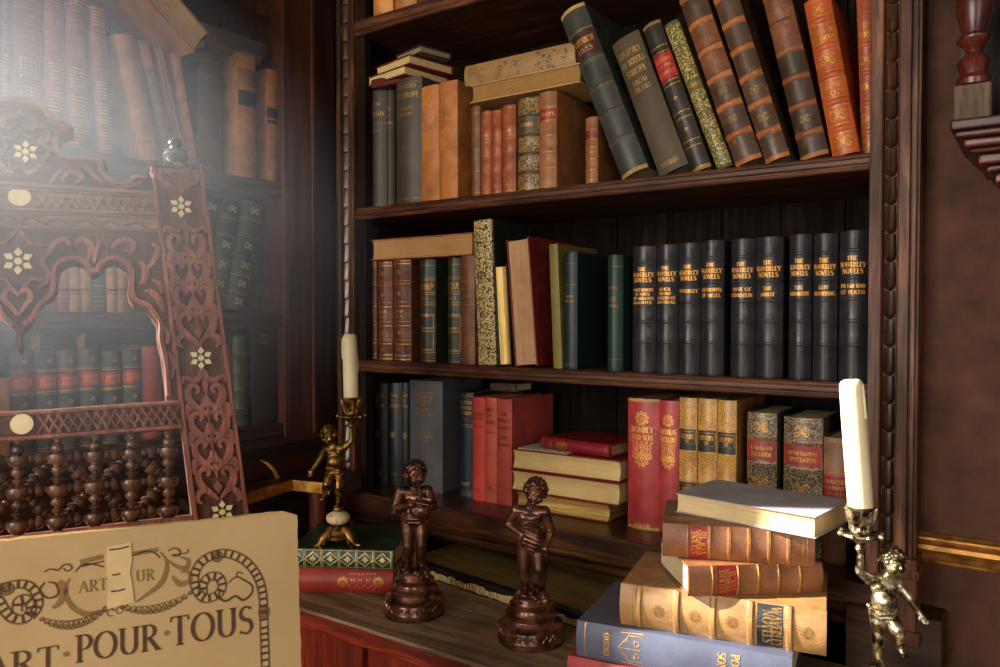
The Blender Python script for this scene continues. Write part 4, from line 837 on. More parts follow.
husks(-.171, -.1545, 'carved_moulding', .0362, .0)
husks(-1.152, -1.131, 'carved_moulding', .0362, .0)
# pedestal under the right post
m = MB(); m.box(-.150, -.127, VF - .010, VF + .04, Z3 - .062, Z3 + .045); m.box(-.153, -.122, VF - .014, VF + .04, Z3 - .062, Z3 - .045); m.box(-.152, -.124, VF - .012, VF + .04, Z3 + .02, Z3 + .032); bevel(m.build('post_foot', OAKZ, bc), .0016, 2)
pz = onv(930, 619.5, VF - .005).z
m = MB(); m.box(-.21, onv(942, 640, VF - .005).x, VF - .006, 1.148, 0, pz); bevel(m.build('pedestal', wood('worn_pedestal_oak', '24130c', '45291a', '6d4a30', 'x', .5, .1), bc), .0015)
m = MB(); m.box(-1.155, -1.12, 1.12, 1.3, 0, Z3 - .062); m.build('under_frame', OAKZ, bc)

# ------------------------------------------------------------------ left bookcase
lb = thing('bookcase', 'dark red-brown bookcase against the left wall, behind the carved chair', 'bookcase')
LV0, LV1 = .478, onu(283, 300, UL).y + .002
for zt_ in (L1, L2, L3):
    m = MB(); P = [(0.004, -.026), (0, -.024), (0, -.016), (.004, -.013), (0, -.010), (0, -.003), (.003, 0), (.2, 0), (.2, -.026)]
    m.prism(P, lambda d, z_: (UL - d, LV0, zt_ + z_), lambda d, z_: (UL - d, LV1 + .005, zt_ + z_))
    bevel(m.build('shelf', wood('left_shelf_oak', '180b08', '38190f', '5a2c1c', 'y', .4, .3), lb), .0012)
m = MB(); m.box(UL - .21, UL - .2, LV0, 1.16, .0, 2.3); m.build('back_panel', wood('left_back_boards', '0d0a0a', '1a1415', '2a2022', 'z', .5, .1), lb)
for bx in ((UL - .2, UL, LV0 - .02, LV0, 0, 2.3), (UL - .2, UL - .03, LV1 + .003, LV1 + .012, 0, 2.3)):
    m = MB(); m.box(*bx); m.build('side_board', OAKY, lb)
m = MB(); m.box(UL - .2, UL, LV0, LV1, 2.27, 2.3); m.build('top_board', OAKY, lb)
pa_, pb2 = onu(283, 300, UL).y, onu(315, 300, UL).y
m = MB(); m.box(UL - .03, UL + .004, pa_, pa_ + .012, L3 - .03, 2.3); m.box(UL - .03, UL, pa_ + .012, pb2 - .008, L3 - .03, 2.3); m.box(UL - .03, UL + .004, pb2 - .008, pb2, L3 - .03, 2.3); bevel(m.build('post', REDOAKZ, lb), .001)
m = MB(); m.box(UL - .03, UL - .006, pb2, VF + .012, 0, 2.3); m.build('corner_stile', wood('dark_corner_oak', '1b0d09', '33190f', '4c281a', 'z', .5, .15), lb)
m = MB(); P = [(.0, -.03), (-.016, -.030), (-.020, -.036), (-.014, -.042), (-.006, -.050), (0, -.056)]
m.box(UL - .03, UL + .018, LV0, VF - .0, L3 - .040, L3 - .027); m.box(UL - .03, UL + .010, LV0, VF - .0, L3 - .05, L3 - .040); m.box(UL - .03, UL + .004, LV0, VF, L3 - .058, L3 - .05)
bevel(m.build('base_moulding', wood('left_base_oak', '150a07', '2e170f', '4d2a1c', 'y', .38, .35), lb), .003, 2)
m = MB(); m.box(UL - .2, UL - .004, LV0, VF, 0, L3 - .058); m.build('base_cupboard', wood('left_base_oak', '150a07', '2e170f', '4d2a1c', 'y', .38, .35), lb)

# ------------------------------------------------------------------ gilt-edged corner table
gt = thing('corner_table', 'small dark corner table with a gilt edge behind the left candlestick', 'table')
zg = ZC - .30
A = onz(247, 494, zg); B = onz(292, 481, zg); Cc = onz(329, 484.5, zg)
top = [(A.x - .02, A.y - .09), (A.x, A.y), (B.x, B.y), (Cc.x, Cc.y), (Cc.x + .02, Cc.y + .06), (Cc.x - .02, Cc.y + .1), (-1.158, 1.08), (-1.158, .74)]
m = MB(); m.prism([(p[0], p[1]) for p in top], lambda x, y: (x, y, zg), lambda x, y: (x, y, zg - .016)); m.build('table_top', plain('dark_table_leather', '1e1210', .45), gt)
m = MB(); n = len(top)
ctr = (sum(p[0] for p in top) / n, sum(p[1] for p in top) / n)
rim = [(p[0] + (p[0] - ctr[0]) * .02, p[1] + (p[1] - ctr[1]) * .02) for p in top[:4]]
m.band(rim, .004, lambda x, y, o: (x, y, zg - .017 + o), .019); m.build('gilt_rim', metal('table_gilding', 'c9953f', '8a5a22', .4, 50, .7), gt)
m = MB(); G = [onv(250, 492, .83)]
pts = [onz(267, 461, zg + .035), onz(275, 465, zg + .028), onz(281, 471, zg + .016), onz(285, 479, zg + .0)]
m.tube([(p.x - .02, p.y, p.z) for p in pts], [.001, .003, .004, .0045], 8); m.build('gilt_scroll', metal('table_gilding', 'c9953f', '8a5a22', .4, 50, .7), gt)
for (x, y) in ((-1.115, 1.0), (-1.14, .8)):
    m = MB(); m.lathe([(.014, 0), (.016, .1), (.013, .3), (.017, zg - .06), (.02, zg - .03), (.018, zg - .016)], (x, y, 0), 14)
    m.build('leg', wood('red_leg_wood', '2a0e08', '5c2414', '7d3a22', 'z', .4, .3), gt)

# ------------------------------------------------------------------ cabinet in front of the bookcase
cb = thing('cabinet', 'low cabinet with weathered brown top and red-stained front, carrying statuettes and book stacks', 'cabinet')
CX0, CX1, CY0, CY1 = -1.03, -.1, .818, 1.092
topw = wood('weathered_table_top', '46342a', '8d7454', 'c0a680', 'x', .42, .2, .8, .35)
redw = wood('red_stained_wood', '4f160c', '7e2a18', 'a34528', 'x', .38, .3, .6)
redz = wood('red_stained_upright_wood', '48140b', '7a2815', '9a3c22', 'z', .38, .3, .6)
m = MB(); m.box(CX0, CX1, CY0, CY1, ZT - .006, ZT); bevel(m.build('cabinet_top', topw, cb), .0015, 2)
m = MB(); m.box(CX0 + .002, CX1 - .002, CY0 + .001, CY1 - .002, ZT - .0265, ZT - .0062); m.box(CX0 + .006, CX1 - .004, CY0 + .006, CY1, ZT - .034, ZT - .0265); bevel(m.build('front_rail', redw, cb), .002, 2)
pdv = onv(357, 640, CY0 + .012).x
m = MB(); w_ = .012
for x in (pdv - .24, pdv, pdv + .24, pdv + .48, CX1 - .02): m.box(x - w_ / 2 - .004, x + w_ / 2 + .004, CY0 + .012, CY0 + .04, .06, ZT - .034)
m.box(CX0 + .01, CX1 - .01, CY0 + .012, CY0 + .04, .05, .1)
bevel(m.build('front_frame', redz, cb), .0015)
m = MB(); m.box(CX0 + .012, CX1 - .012, CY0 + .024, CY0 + .034, .06, ZT - .034); m.box(CX0 + .01, CX0 + .024, CY0 + .03, CY1 - .01, .05, ZT - .034); m.box(CX1 - .024, CX1 - .01, CY0 + .03, CY1 - .01, .05, ZT - .034); m.build('panel', redz, cb)
m = MB(); m.box(CX0 + .02, CX1 - .02, CY0 + .03, CY1 - .02, 0, .06); m.build('plinth', OAKX, cb)
# flat black-edged board with a torn gilt paper label, lying along the back of the cabinet
fb0, fb1 = onz(435, 579.6, ZT), onz(571, 625.6, ZT)
yw = math.atan2(fb1.y - fb0.y, fb1.x - fb0.x); bh = .0235; bl = .58
M_ = Matrix.Translation((fb0.x - .07, fb0.y - .07 * math.tan(yw), ZT + .0003)) @ Matrix.Rotation(yw, 4, 'Z')
tr = thing('flat_board', 'flat olive-brown board with black front edge and torn gilt label, lying behind the statuettes', 'board', M_)
m = MB(); m.box(0, bl, .002, .27, .0, bh - .001); m.build('board_top', wood('olive_brown_board', '4a3c1e', '84703e', 'a88f58', 'x', .4, .25, .5), tr)
m = MB(); m.box(-.002, bl + .002, -.004, .010, 0, bh); bevel(m.build('black_edge', plain('black_lacquer', '17181a', .35, 0, .3), tr), .0015, 2)
m = MB(); rr = random.Random(3); bot, tp = [], []
lx0, lx1 = .045, bl - .02
for i in range(61):
    x = lx0 + (lx1 - lx0) * i / 60
    bot.append((x, .0015 + rr.uniform(0, .0025))); tp.append((x, bh * .62 + rr.uniform(-.003, .0025) - (.006 if i in (0, 1, 60) else 0)))
m.add([(x, -.0044, z_) for x, z_ in bot] + [(x, -.0044, z_) for x, z_ in tp], [(i, i + 1, 62 + i, 61 + i) for i in range(60)])
lo = m.build('torn_label', plain('torn_gilt_paper', 'c2a56a', .6, 0, 0, .3, 60), tr, fix=False); lo['label'] = 'torn gilt paper label with dark capitals'
m = MB(); mpb = lambda x, y, o=0: (x, -.0048, y)
write(m, 'PAINTED GLASS', .17, .0036, .0105, mpb, bold=1.15, gap=.2); write(m, 'CLUB', .43, .0036, .0105, mpb, bold=1.15, gap=.2)
for x in [lx0 + .01 * i for i in range(1, 8)] + [.31 + .011 * i for i in range(9)]: m.band(arc(x, .008, .003, .0035, 20 * x * 100, 300 + 20 * x * 100, 7), .0008, mpb)
m.build('label_lettering', BLACKINK, tr, fix=False)
# ------------------------------------------------------------------ carved chair
def camv(r, f, u=0): return V3(r * RX - f * RY, r * RY + f * RX, u)
CA = camv(.899, .438).normalized()                       # along the chair back, to the right and away
CN0 = camv(.438, -.899).normalized()                     # out of the chair's front
LEAN = math.radians(11)
CB = (V3(0, 0, 1) * math.cos(LEAN) - CN0 * math.sin(LEAN)).normalized()
CN = CA.cross(CB).normalized()
CO = W(ray(219, 512) * (.85 / ray(219, 512).dot(camv(0, 1))))
def pl(px, py):                                          # a point of the chair's front plane as (along, up)
    d = ray(px, py); o = CO - V3(0, 0, ZC); t = o.dot(CN) / d.dot(CN); q = d * t - o
    return (q.dot(CA), q.dot(CB))
def PL(pts): return [pl(*p) for p in pts]
CMX = mat4(CA, CB, CN, CO)                                # chair space: X along, Y up, Z out of the front
ch = thing('carved_chair', 'carved wooden chair with shell stars and turned spindles, in front of the left bookcase', 'chair', CMX)
cw = wood('carved_chair_wood', '44231a', '8a5040', 'b07660', 'y', .5, .1, 1.2, .2)
cwd = wood('carved_chair_ground', '2a1610', '54301f', '754a36', 'y', .6, 0, 1.2, .2)
crw = wood('carved_chair_crest_wood', '452a1d', '805a44', 'a88570', 'x', .5, .1, 1.2, .2)
shell = plain('mother_of_pearl', 'bfae86', .3, 0, .4, .12, 90)
TH = .022
fr = lambda x, y: (x, y, 0.0)
bk = lambda x, y: (x, y, -TH)
def sm(m, pts, ws, mp, h):      # a carved scroll: smooth line with smoothly changing width, tapering to its ends
    P = spl(pts, 5); n = len(P)
    if not isinstance(ws, (list, tuple)): ws = [ws] * len(pts)
    w = []
    for i in range(n):
        k = min(i // 5, len(pts) - 2); u = i / 5 - k; w.append((ws[k] + (ws[k + 1] - ws[k]) * u) * 1.12)
    m.band(P, w, mp, h)
def spl(pts, n=8):
    o = []
    for i in range(len(pts) - 1):
        p0, p1, p2, p3 = pts[max(i - 1, 0)], pts[i], pts[i + 1], pts[min(i + 2, len(pts) - 1)]
        for k in range(n):
            u = k / n
            o.append(tuple(.5 * (2 * p1[j] + (p2[j] - p0[j]) * u + (2 * p0[j] - 5 * p1[j] + 4 * p2[j] - p3[j]) * u * u + (3 * p1[j] - p0[j] - 3 * p2[j] + p3[j]) * u ** 3) for j in (0, 1)))
    o.append(pts[-1]); return o
raise_ = lambda x, y, o=0: (x, y, .0002 + o)
cx0 = pl(19, 262)[0]
def mir(p): return (2 * cx0 - p[0], p[1])
def rosette(parent, c, r, name='shell_inlay'):
    m = MB()
    m.poly([(c[0] + r * .27 * math.cos(PI / 3 * k), c[1] + r * .27 * math.sin(PI / 3 * k)) for k in range(6)], raise_, h=.0042)
    for k in range(6):
        a = PI / 3 * k + PI / 6; u = (math.cos(a), math.sin(a)); w = (-u[1], u[0])
        m.poly([(c[0] + u[0] * r * .36 + w[0] * r * .05, c[1] + u[1] * r * .36 + w[1] * r * .05), (c[0] + u[0] * r * .36 - w[0] * r * .05, c[1] + u[1] * r * .36 - w[1] * r * .05), (c[0] + u[0] * r * .62 - w[0] * r * .26, c[1] + u[1] * r * .62 - w[1] * r * .26), (c[0] + u[0] * r, c[1] + u[1] * r), (c[0] + u[0] * r * .62 + w[0] * r * .26, c[1] + u[1] * r * .62 + w[1] * r * .26)], raise_, h=.0042)
    o = m.build(name, shell, parent); o['label'] = 'pale shell star inlay'; return o
def oval(parent, c, rx, ry):
    m = MB(); m.poly(arc(c[0], c[1], rx, ry, 0, 360, 20)[:-1], raise_, h=.0038)
    o = m.build('shell_inlay', shell, parent); o['label'] = 'oval shell inlay'; return o
# stiles
sl = [pl(150, 168), pl(203, 169), pl(248.5, 508), pl(192, 512)]
ext = .34
def down(a, b, e): d = math.hypot(a[0] - b[0], a[1] - b[1]); return (b[0] + (b[0] - a[0]) / d * e, b[1] + (b[1] - a[1]) / d * e)
TLs, TRs, BRs, BLs = sl; BL2, BR2 = down(TLs, BLs, ext), down(TRs, BRs, ext)
def along(t, s):            # t down the stile, s across (-1..1)
    l = (TLs[0] + (BLs[0] - TLs[0]) * t, TLs[1] + (BLs[1] - TLs[1]) * t); r = (TRs[0] + (BRs[0] - TRs[0]) * t, TRs[1] + (BRs[1] - TRs[1]) * t)
    k = (s + 1) / 2; return (l[0] + (r[0] - l[0]) * k, l[1] + (r[1] - l[1]) * k)
def make_stile(mr):
    f = mir if mr else (lambda p: p)
    m = MB(); m.prism([f(p) for p in (TLs, TRs, BR2, BL2)], fr, bk)
    st = bevel(m.build('stile', cwd, ch), .0015)
    m = MB()
    for s in (-.9, .9): m.band([f(along(t / 20, s)) for t in range(27)], .0052, raise_, .0046)
    m.band([f(along(.012, s)) for s in (-1, 1)], .006, raise_, .0046)
    L = math.hypot(TLs[0] - BLs[0], TLs[1] - BLs[1]); hw = .5 * math.hypot(TLs[0] - TRs[0], TLs[1] - TRs[1]); q = hw / L
    def loc(tc, pts): return [f(along(tc - y * q, x)) for x, y in pts]
    def unit(tc, up=1):
        for sx in (-1, 1):
            # split palmette: a stem that swells outwards and curls in
            p = [(0, -.95), (.18 * sx, -.72), (.42 * sx, -.5), (.62 * sx, -.2), (.62 * sx, .12), (.42 * sx, .3), (.24 * sx, .16), (.32 * sx, -.02)]
            sm(m, loc(tc, [(x, y * up) for x, y in p]), [.003, .0062, .009, .0095, .0085, .0072, .006, .004], raise_, .0044)
            p = [(.34 * sx, -.5), (.66 * sx, -.62), (.76 * sx, -.9), (.6 * sx, -1.02)]
            sm(m, loc(tc, [(x, y * up) for x, y in p]), [.008, .0085, .0065, .003], raise_, .0042)
            p = [(0, .98), (.12 * sx, .62), (.36 * sx, .5), (.7 * sx, .62), (.8 * sx, .4)]
            sm(m, loc(tc, [(x, y * up) for x, y in p]), [.0035, .0075, .0085, .006, .003], raise_, .0042)
        m.poly(loc(tc, [(0, .72 * up), (.11, .3 * up), (0, -.1 * up), (-.11, .3 * up)]), raise_, h=.0044)
        m.poly(loc(tc, [(0, -.2 * up), (.16, -.42 * up), (0, -.7 * up), (-.16, -.42 * up)]), raise_, h=.0044)
    for k in range(4): unit(.228 + k * .0775)
    for k in range(4): unit(.668 + k * .0785)
    for tc in (.05, ): 
        for sx in (-1, 1): sm(m, loc(tc, [(0, -.4), (.3 * sx, -.1), (.7 * sx, .2), (.6 * sx, .55), (.3 * sx, .4)]), [.004, .008, .009, .007, .004], raise_, .0044)
    o = m.build('carved_scrolls', cw, st); o['label'] = 'raised arabesque carving'
    for c in (pl(181, 207.5), pl(200.8, 358.5), pl(222, 512)): rosette(st, f(c), .0128)
    # turned finial
    c = f(pl(176.5, 166)); m = MB()
    m.box(c[0] - .030, c[0] + .030, c[1] - .002, c[1] + .003, -TH - .003, .004)
    m.lathe([(.010, .002), (.013, .004), (.008, .007), (.0125, .011), (.0145, .016), (.0125, .021), (.007, .024), (.006, .0275), (.0085, .030), (.008, .034), (.0045, .037), (.001, .041)], (c[0], c[1], -TH / 2), 20, 0, (V3(1, 0, 0), V3(0, 0, -1), V3(0, 1, 0)))
    o = m.build('finial', metal('dark_polished_finial', '6d6a66', '2a2422', .22, 60, .5), st); o['label'] = 'dark polished turned finial'
make_stile(False); make_stile(True)
def inner(px_y, left=False):     # stile's inner edge at the height of a pixel row
    t = (px_y - 168) / (512 - 168); return along(t, -1)
def sym(half): return half + [mir(p) for p in reversed(half)]
# crest panel
cr = PL([(19, 96), (28, 97), (38, 100.5), (45, 105), (51, 113), (54, 119), (60, 121), (68, 124), (73, 128), (74, 133), (66, 134), (61, 137), (59, 143), (60, 149), (65, 154), (76, 155), (88, 155), (98, 157), (105, 160), (107, 166), (106, 172), (112, 177), (120, 180), (127, 179), (132, 175), (137, 172), (143, 172.5), (151, 174)])
cr += [inner(196), pl(19, 188)]
crest_poly = cr[:-1] + [mir(p) for p in reversed(cr[1:-1])]
crest = MB(); crest.prism(crest_poly, lambda x, y: (x, y, -.003), bk); crest_o = bevel(crest.build('crest_panel', wood('crest_ground', '33211a', '5f4436', '80675a', 'x', .6, 0, 1.2, .2), ch), .001)
m = MB()
edge = PL([(19, 100), (28, 101), (37, 104), (44, 109), (50, 117), (54, 122), (62, 124.5), (70, 128), (69, 130), (62, 132), (57, 136), (55, 143), (57, 151), (63, 157.5), (76, 159), (88, 159), (98, 161), (101, 166), (102, 173), (109, 180), (119, 184), (129, 182.5), (134, 178.5), (139, 177), (147, 178)])
for F_ in (lambda p: p, mir):
    sm(m, [F_(p) for p in edge], .006, raise_, .004)
    for pts, ws in ((PL([(19, 112), (24, 118), (32, 120), (36, 126), (31, 131), (24, 127)]), [.003, .007, .008, .007, .006, .003]), (PL([(36, 126), (44, 128), (49, 136), (45, 143), (38, 140)]), [.004, .007, .007, .006, .003]),
                    (PL([(50, 150), (46, 158), (40, 166), (33, 172), (26, 175)]), [.004, .007, .008, .006, .004]), (PL([(50, 186), (58, 174), (66, 168), (76, 165), (86, 168), (96, 178), (104, 184)]), [.004, .005, .0055, .006, .0055, .005, .004]),
                    (PL([(62, 182), (68, 174), (76, 173), (82, 178), (76, 184)]), [.003, .007, .008, .007, .004]), (PL([(118, 190), (126, 187), (134, 186), (142, 183)]), [.003, .006, .006, .004])):
        sm(m, [F_(p) for p in pts], ws, raise_, .0045)
c = pl(26, 153); sp = []
for k in range(16):
    r = .026 if k % 2 == 0 else .017; sp.append((c[0] + r * math.cos(PI / 8 * k + .2), c[1] + r * math.sin(PI / 8 * k + .2)))
m.band(sp, .0042, raise_, .0042, closed=True)
m.build('carved_scrolls', crw, crest_o); rosette(crest_o, c, .0125)
# top rail
tr_ = PL([(19, 186)]) + [inner(196), inner(235)] + PL([(19, 229)])
m = MB(); m.prism([tr_[0], tr_[1], tr_[2], tr_[3], mir(tr_[2]), mir(tr_[1])], fr, bk); rail_o = bevel(m.build('top_rail', crw, ch), .001)
m = MB()
def railband(ya, yb, w, h):
    a = pl(19, ya); b = inner(yb); m.band([mir(b), a, b], w, raise_, h)
railband(186, 196, .006, .0075); railband(190, 199, .003, .005); railband(210.5, 217, .004, .006); railband(228.5, 234, .006, .007); railband(214, 220, .002, .004)
for k in range(13):          # zigzag fretting
    t0, t1 = (k + .9) / 14.5, (k + 1.9) / 14.5
    for F_ in (lambda p: p, mir):
        a0, a1 = pl(19, 193), inner(201); b0, b1 = pl(19, 207), inner(214.5)
        L0 = (a0[0] + (a1[0] - a0[0]) * t0, a0[1] + (a1[1] - a0[1]) * t0); R1 = (b0[0] + (b1[0] - b0[0]) * t1, b0[1] + (b1[1] - b0[1]) * t1)
        R0 = (b0[0] + (b1[0] - b0[0]) * t0, b0[1] + (b1[1] - b0[1]) * t0); L1_ = (a0[0] + (a1[0] - a0[0]) * t1, a0[1] + (a1[1] - a0[1]) * t1)
        if k > 0: m.band([F_(L0), F_(R1)], .0028, raise_, .003); m.band([F_(R0), F_(L1_)], .0028, raise_, .0034)
for k in range(5):
    for F_ in (lambda p: p, mir):
        a = pl(19 + 26 * k, 222 + 1.2 * k); b = pl(32 + 26 * k, 217 + 1.2 * k); d = pl(45 + 26 * k, 224 + 1.2 * k); e = pl(32 + 26 * k, 227 + 1.2 * k)
        m.band([F_(a), F_(b), F_(d)], .003, raise_, .004); m.band([F_(a), F_(e), F_(d)], .003, raise_, .004)
m.build('carved_fretting', crw, rail_o)
o = oval(rail_o, pl(20, 198), .0105, .0098)
# fretwork panel with cusped openings
fp = PL([(19, 228)]) + [inner(233), inner(404)] + PL([(167, 404), (166, 396), (165, 384), (163, 370), (161, 355), (158, 344), (159.7, 348), (157, 335), (157, 325), (152, 317), (146, 309), (143, 306.5), (133.6, 305.7), (129, 299.4), (127.3, 287.7), (128.5, 277), (126, 268), (119, 263), (112, 262), (105, 264), (101, 270), (97.5, 274), (90.5, 274), (87.5, 269), (82, 263.5), (74, 261.8), (66, 263.5), (60, 268), (57.2, 278), (56.5, 289), (52, 297.5), (43, 302), (36, 311), (31, 322), (25, 329), (21, 333), (21.5, 340), (22, 347), (19, 352)])
dedup = [p for i, p in enumerate(fp) if i != 9]
m = MB(); m.prism(dedup + [mir(p) for p in reversed(dedup[1:-1])], fr, bk); fw_o = bevel(m.build('fretwork_panel', cwd, ch), .0008)
m = MB()
for F_ in (lambda p: p, mir):
    sm(m, [F_(p) for p in PL([(24, 325), (33, 317), (39, 306), (48, 298), (53, 291), (53.5, 278), (55, 268), (61, 261.5), (70, 258.5), (80, 259.5), (87, 264), (91, 270.5), (97, 270.5), (101, 263.5), (109, 258.8), (120, 259), (128, 264), (132, 273), (131.5, 287), (134, 297), (140, 302), (148, 304.5), (155, 314), (161, 324), (161, 338), (164, 352), (167, 370), (169, 396)])], .0058, raise_, .004)
    for pts, ws in ((PL([(112, 250), (118, 243), (126, 240), (134, 244), (132, 252), (126, 251)]), [.003, .007, .008, .007, .005, .003]), (PL([(88, 262), (92, 250), (88, 242), (80, 240), (76, 246)]), [.004, .007, .007, .006, .003]), (PL([(100, 241), (96, 252), (94, 264)]), [.003, .006, .004]),
                    (PL([(140, 262), (146, 270), (144, 282), (138, 284)]), [.004, .008, .007, .003]), (PL([(146, 270), (154, 262), (158, 250), (152, 244)]), [.003, .007, .007, .003]), (PL([(144, 292), (152, 292), (160, 300), (164, 312)]), [.003, .007, .008, .003]), (PL([(152, 280), (160, 284), (162, 294)]), [.003, .006, .003]),
                    (PL([(44, 262), (50, 250), (58, 242), (66, 240), (70, 246)]), [.004, .007, .007, .006, .003]), (PL([(38, 288), (46, 284), (48, 274)]), [.003, .006, .003]), (PL([(19, 316), (26, 306), (32, 298), (28, 290), (21, 294)]), [.003, .006, .007, .006, .003]), (PL([(163, 325), (168, 335), (167, 345)]), [.003, .006, .003]), (PL([(168, 352), (174, 364), (172, 378)]), [.003, .006, .003])):
        sm(m, [F_(p) for p in pts], ws, raise_, .0042)
c = pl(18.5, 262); sp = []
for k in range(12):
    r = .036 if k % 2 == 0 else .022; sp.append((c[0] + r * math.sin(PI / 6 * k), c[1] + r * math.cos(PI / 6 * k)))
m.band(sp, .005, raise_, .0042, closed=True)
m.build('carved_scrolls', cw, fw_o); rosette(fw_o, c, .0148)
# lower rail with plaited carving
lr = [pl(19, 411.5), inner(404), inner(431.5), pl(19, 440.5)]
m = MB(); m.prism([lr[0], lr[1], lr[2], lr[3], mir(lr[2]), mir(lr[1])], lambda x, y: (x, y, .002), bk); lr_o = bevel(m.build('lower_rail', cwd, ch), .001)
m = MB(); r2 = lambda x, y, o=0: (x, y, .0022 + o)
m.band([mir(inner(406.5)), pl(19, 414), inner(406.5)], .0055, r2, .004); m.band([mir(inner(429.5)), pl(19, 438.5), inner(429.5)], .0055, r2, .004)
a0, a1, b0, b1 = pl(19, 417), inner(409), pl(19, 435.5), inner(427)
for k in range(15):
    t0, t1 = .11 + k * .058, .11 + (k + 1.3) * .058
    for F_ in (lambda p: p, mir):
        for (s0, s1) in (((a0, a1), (b0, b1)), ((b0, b1), (a0, a1))):
            if t1 > 1: continue
            p = (s0[0][0] + (s0[1][0] - s0[0][0]) * t0, s0[0][1] + (s0[1][1] - s0[0][1]) * t0); q = (s1[0][0] + (s1[1][0] - s1[0][0]) * t1, s1[0][1] + (s1[1][1] - s1[0][1]) * t1)
            mid1 = (p[0] * .6 + q[0] * .4, p[1] * .6 + q[1] * .4)
            m.band([F_(p), F_(mid1), F_(q)], .0028, r2, .0034 if s0[0] is a0 else .0028)
m.build('plaited_carving', cw, lr_o)
o = oval(lr_o, pl(22.5, 424.5), .0102, .0102); o.location.z = .0025
# bottom rail
br_ = [pl(19, 535.5), inner(515), inner(545), pl(19, 566)]
m = MB(); m.prism([br_[0], br_[1], br_[2], br_[3], mir(br_[2]), mir(br_[1])], lambda x, y: (x, y, .002), lambda x, y: (x, y, -TH - .004)); bevel(m.build('bottom_rail', cw, ch), .001)
# turned spindles (one turned piece each) and the short turned links between them
spw = metal('dark_polished_spindle_wood', '5a3a26', '2e1c14', .28, 50, .15)
def turned(a, b, balls, r, name, parent, z=-.010):
    A_, B_ = V3(a[0], a[1], z), V3(b[0], b[1], z); d = B_ - A_; L = d.length; d = d / L; x = d.cross(V3(0, 0, 1)).normalized(); y = d.cross(x)
    prof = []
    marks = sorted(balls)
    def bead(t, rr, k=7):
        return [(max(rr * math.sin(PI * i / k), rr * .42), t - rr * math.cos(PI * i / k)) for i in range(k + 1)]
    cur = [(.0048, 0)]
    for t, rr in marks: cur += bead(t * L, rr)
    cur.append((.0048, L)); 
    out = [cur[0]]
    for p in cur[1:]:
        if p[1] > out[-1][1] + 1e-5: out.append(p)
    m = MB(); m.lathe(out, A_, 16, 0, (x, y, d)); return m.build(name, spw, parent)
cols = [(17, 438.5, 536), (57, 436.8, 531.5), (95, 435, 527.5), (132, 433.5, 523.5), (169, 432, 519.5)]
SP = []
for (x, y0_, y1_) in cols:
    a, b = pl(x, y0_), pl(x, y1_); SP.append((a, b))
SP2 = SP + [(mir(a), mir(b)) for a, b in SP[1:]]
BALL = ((.115, .0062), (.21, .0098), (.345, .0064), (.42, .0064), (.55, .0105), (.685, .0064), (.76, .0064), (.89, .0105))
for a, b in SP2: turned(a, b, BALL, .01, 'spindle', ch)
def at(s, t): return (s[0][0] + (s[1][0] - s[0][0]) * t, s[0][1] + (s[1][1] - s[0][1]) * t)
order = sorted(SP2, key=lambda s: s[0][0])
LB = ((.3, .0042), (.5, .0066), (.7, .0042))
DB = ((.22, .004), (.36, .0052), (.52, .0076), (.68, .0052), (.8, .004))
for i in range(len(order) - 1):
    p, q = order[i], order[i + 1]
    for t in (.21, .55, .89): turned(at(p, t), at(q, t), LB, .005, 'link', ch)
    if i % 2 == 0: turned(at(p, .55), at(q, .21), DB, .006, 'link', ch, -.014); turned(at(p, .55), at(q, .89), DB, .006, 'link', ch, -.014)
    else: turned(at(p, .21), at(q, .55), DB, .006, 'link', ch, -.014); turned(at(p, .89), at(q, .55), DB, .006, 'link', ch, -.014)
# seat and legs, below the picture
hw_ = BL2[0] - cx0
seatz = BL2[1] + .04
inv = CMX.inverted()
sc_ = CMX @ V3(cx0, seatz, 0); SZ = sc_.z
e, n_ = CA, CN0
def wbox(m, a0, a1, d0, d1, z0, z1):
    P = [sc_ + e * a + n_ * d for a, d in ((a0, d0), (a1, d0), (a1, d1), (a0, d1))]
    m.hexa([inv @ V3(p.x, p.y, z0) for p in P] + [inv @ V3(p.x, p.y, z1) for p in P])
m = MB(); wbox(m, -.25, .25, -.01, .40, SZ - .05, SZ); bevel(m.build('seat', cw, ch), .003, 2)
for a, d in ((-.22, .03), (.22, .03), (-.22, .37), (.22, .37)):
    m = MB(); wbox(m, a - .024, a + .024, d - .024, d + .024, 0, SZ - .05); m.build('leg', cw, ch)

# ------------------------------------------------------------------ the old folio standing on the chair seat
AL = math.radians(9)
AB = (V3(0, 0, 1) * math.cos(AL) - CN0 * math.sin(AL)).normalized(); AA = CA; AN = AA.cross(AB).normalized()
AO = W(ray(297, 511) * (.735 / ray(297, 511).dot(camv(0, 1))))
def pa2(px, py):
    d = ray(px, py); o = AO - V3(0, 0, ZC); t = o.dot(AN) / d.dot(AN); q = d * t - o
    return (q.dot(AA), q.dot(AB))
tl = pa2(0, 541); roll = math.atan2(-tl[1], -tl[0])
AX = AA * math.cos(roll) + AB * math.sin(roll); AY = AN.cross(AX)
AMX = mat4(AX, AY, AN, AO)
def pf(px, py):
    q = pa2(px, py); return (q[0] * math.cos(roll) + q[1] * math.sin(roll), -q[0] * math.sin(roll) + q[1] * math.cos(roll))
FW_, FT = .32, .016
zb = SZ + .0008
FH = max(.2, (AMX.translation.z - zb) / AY.z - .004)
fo = thing('art_folio', 'large tan folio with scrollwork cover, standing upright against the carved chair', 'book', AMX)
paper = N('foxed_cover_paper'); pcol = lin('b0956a')
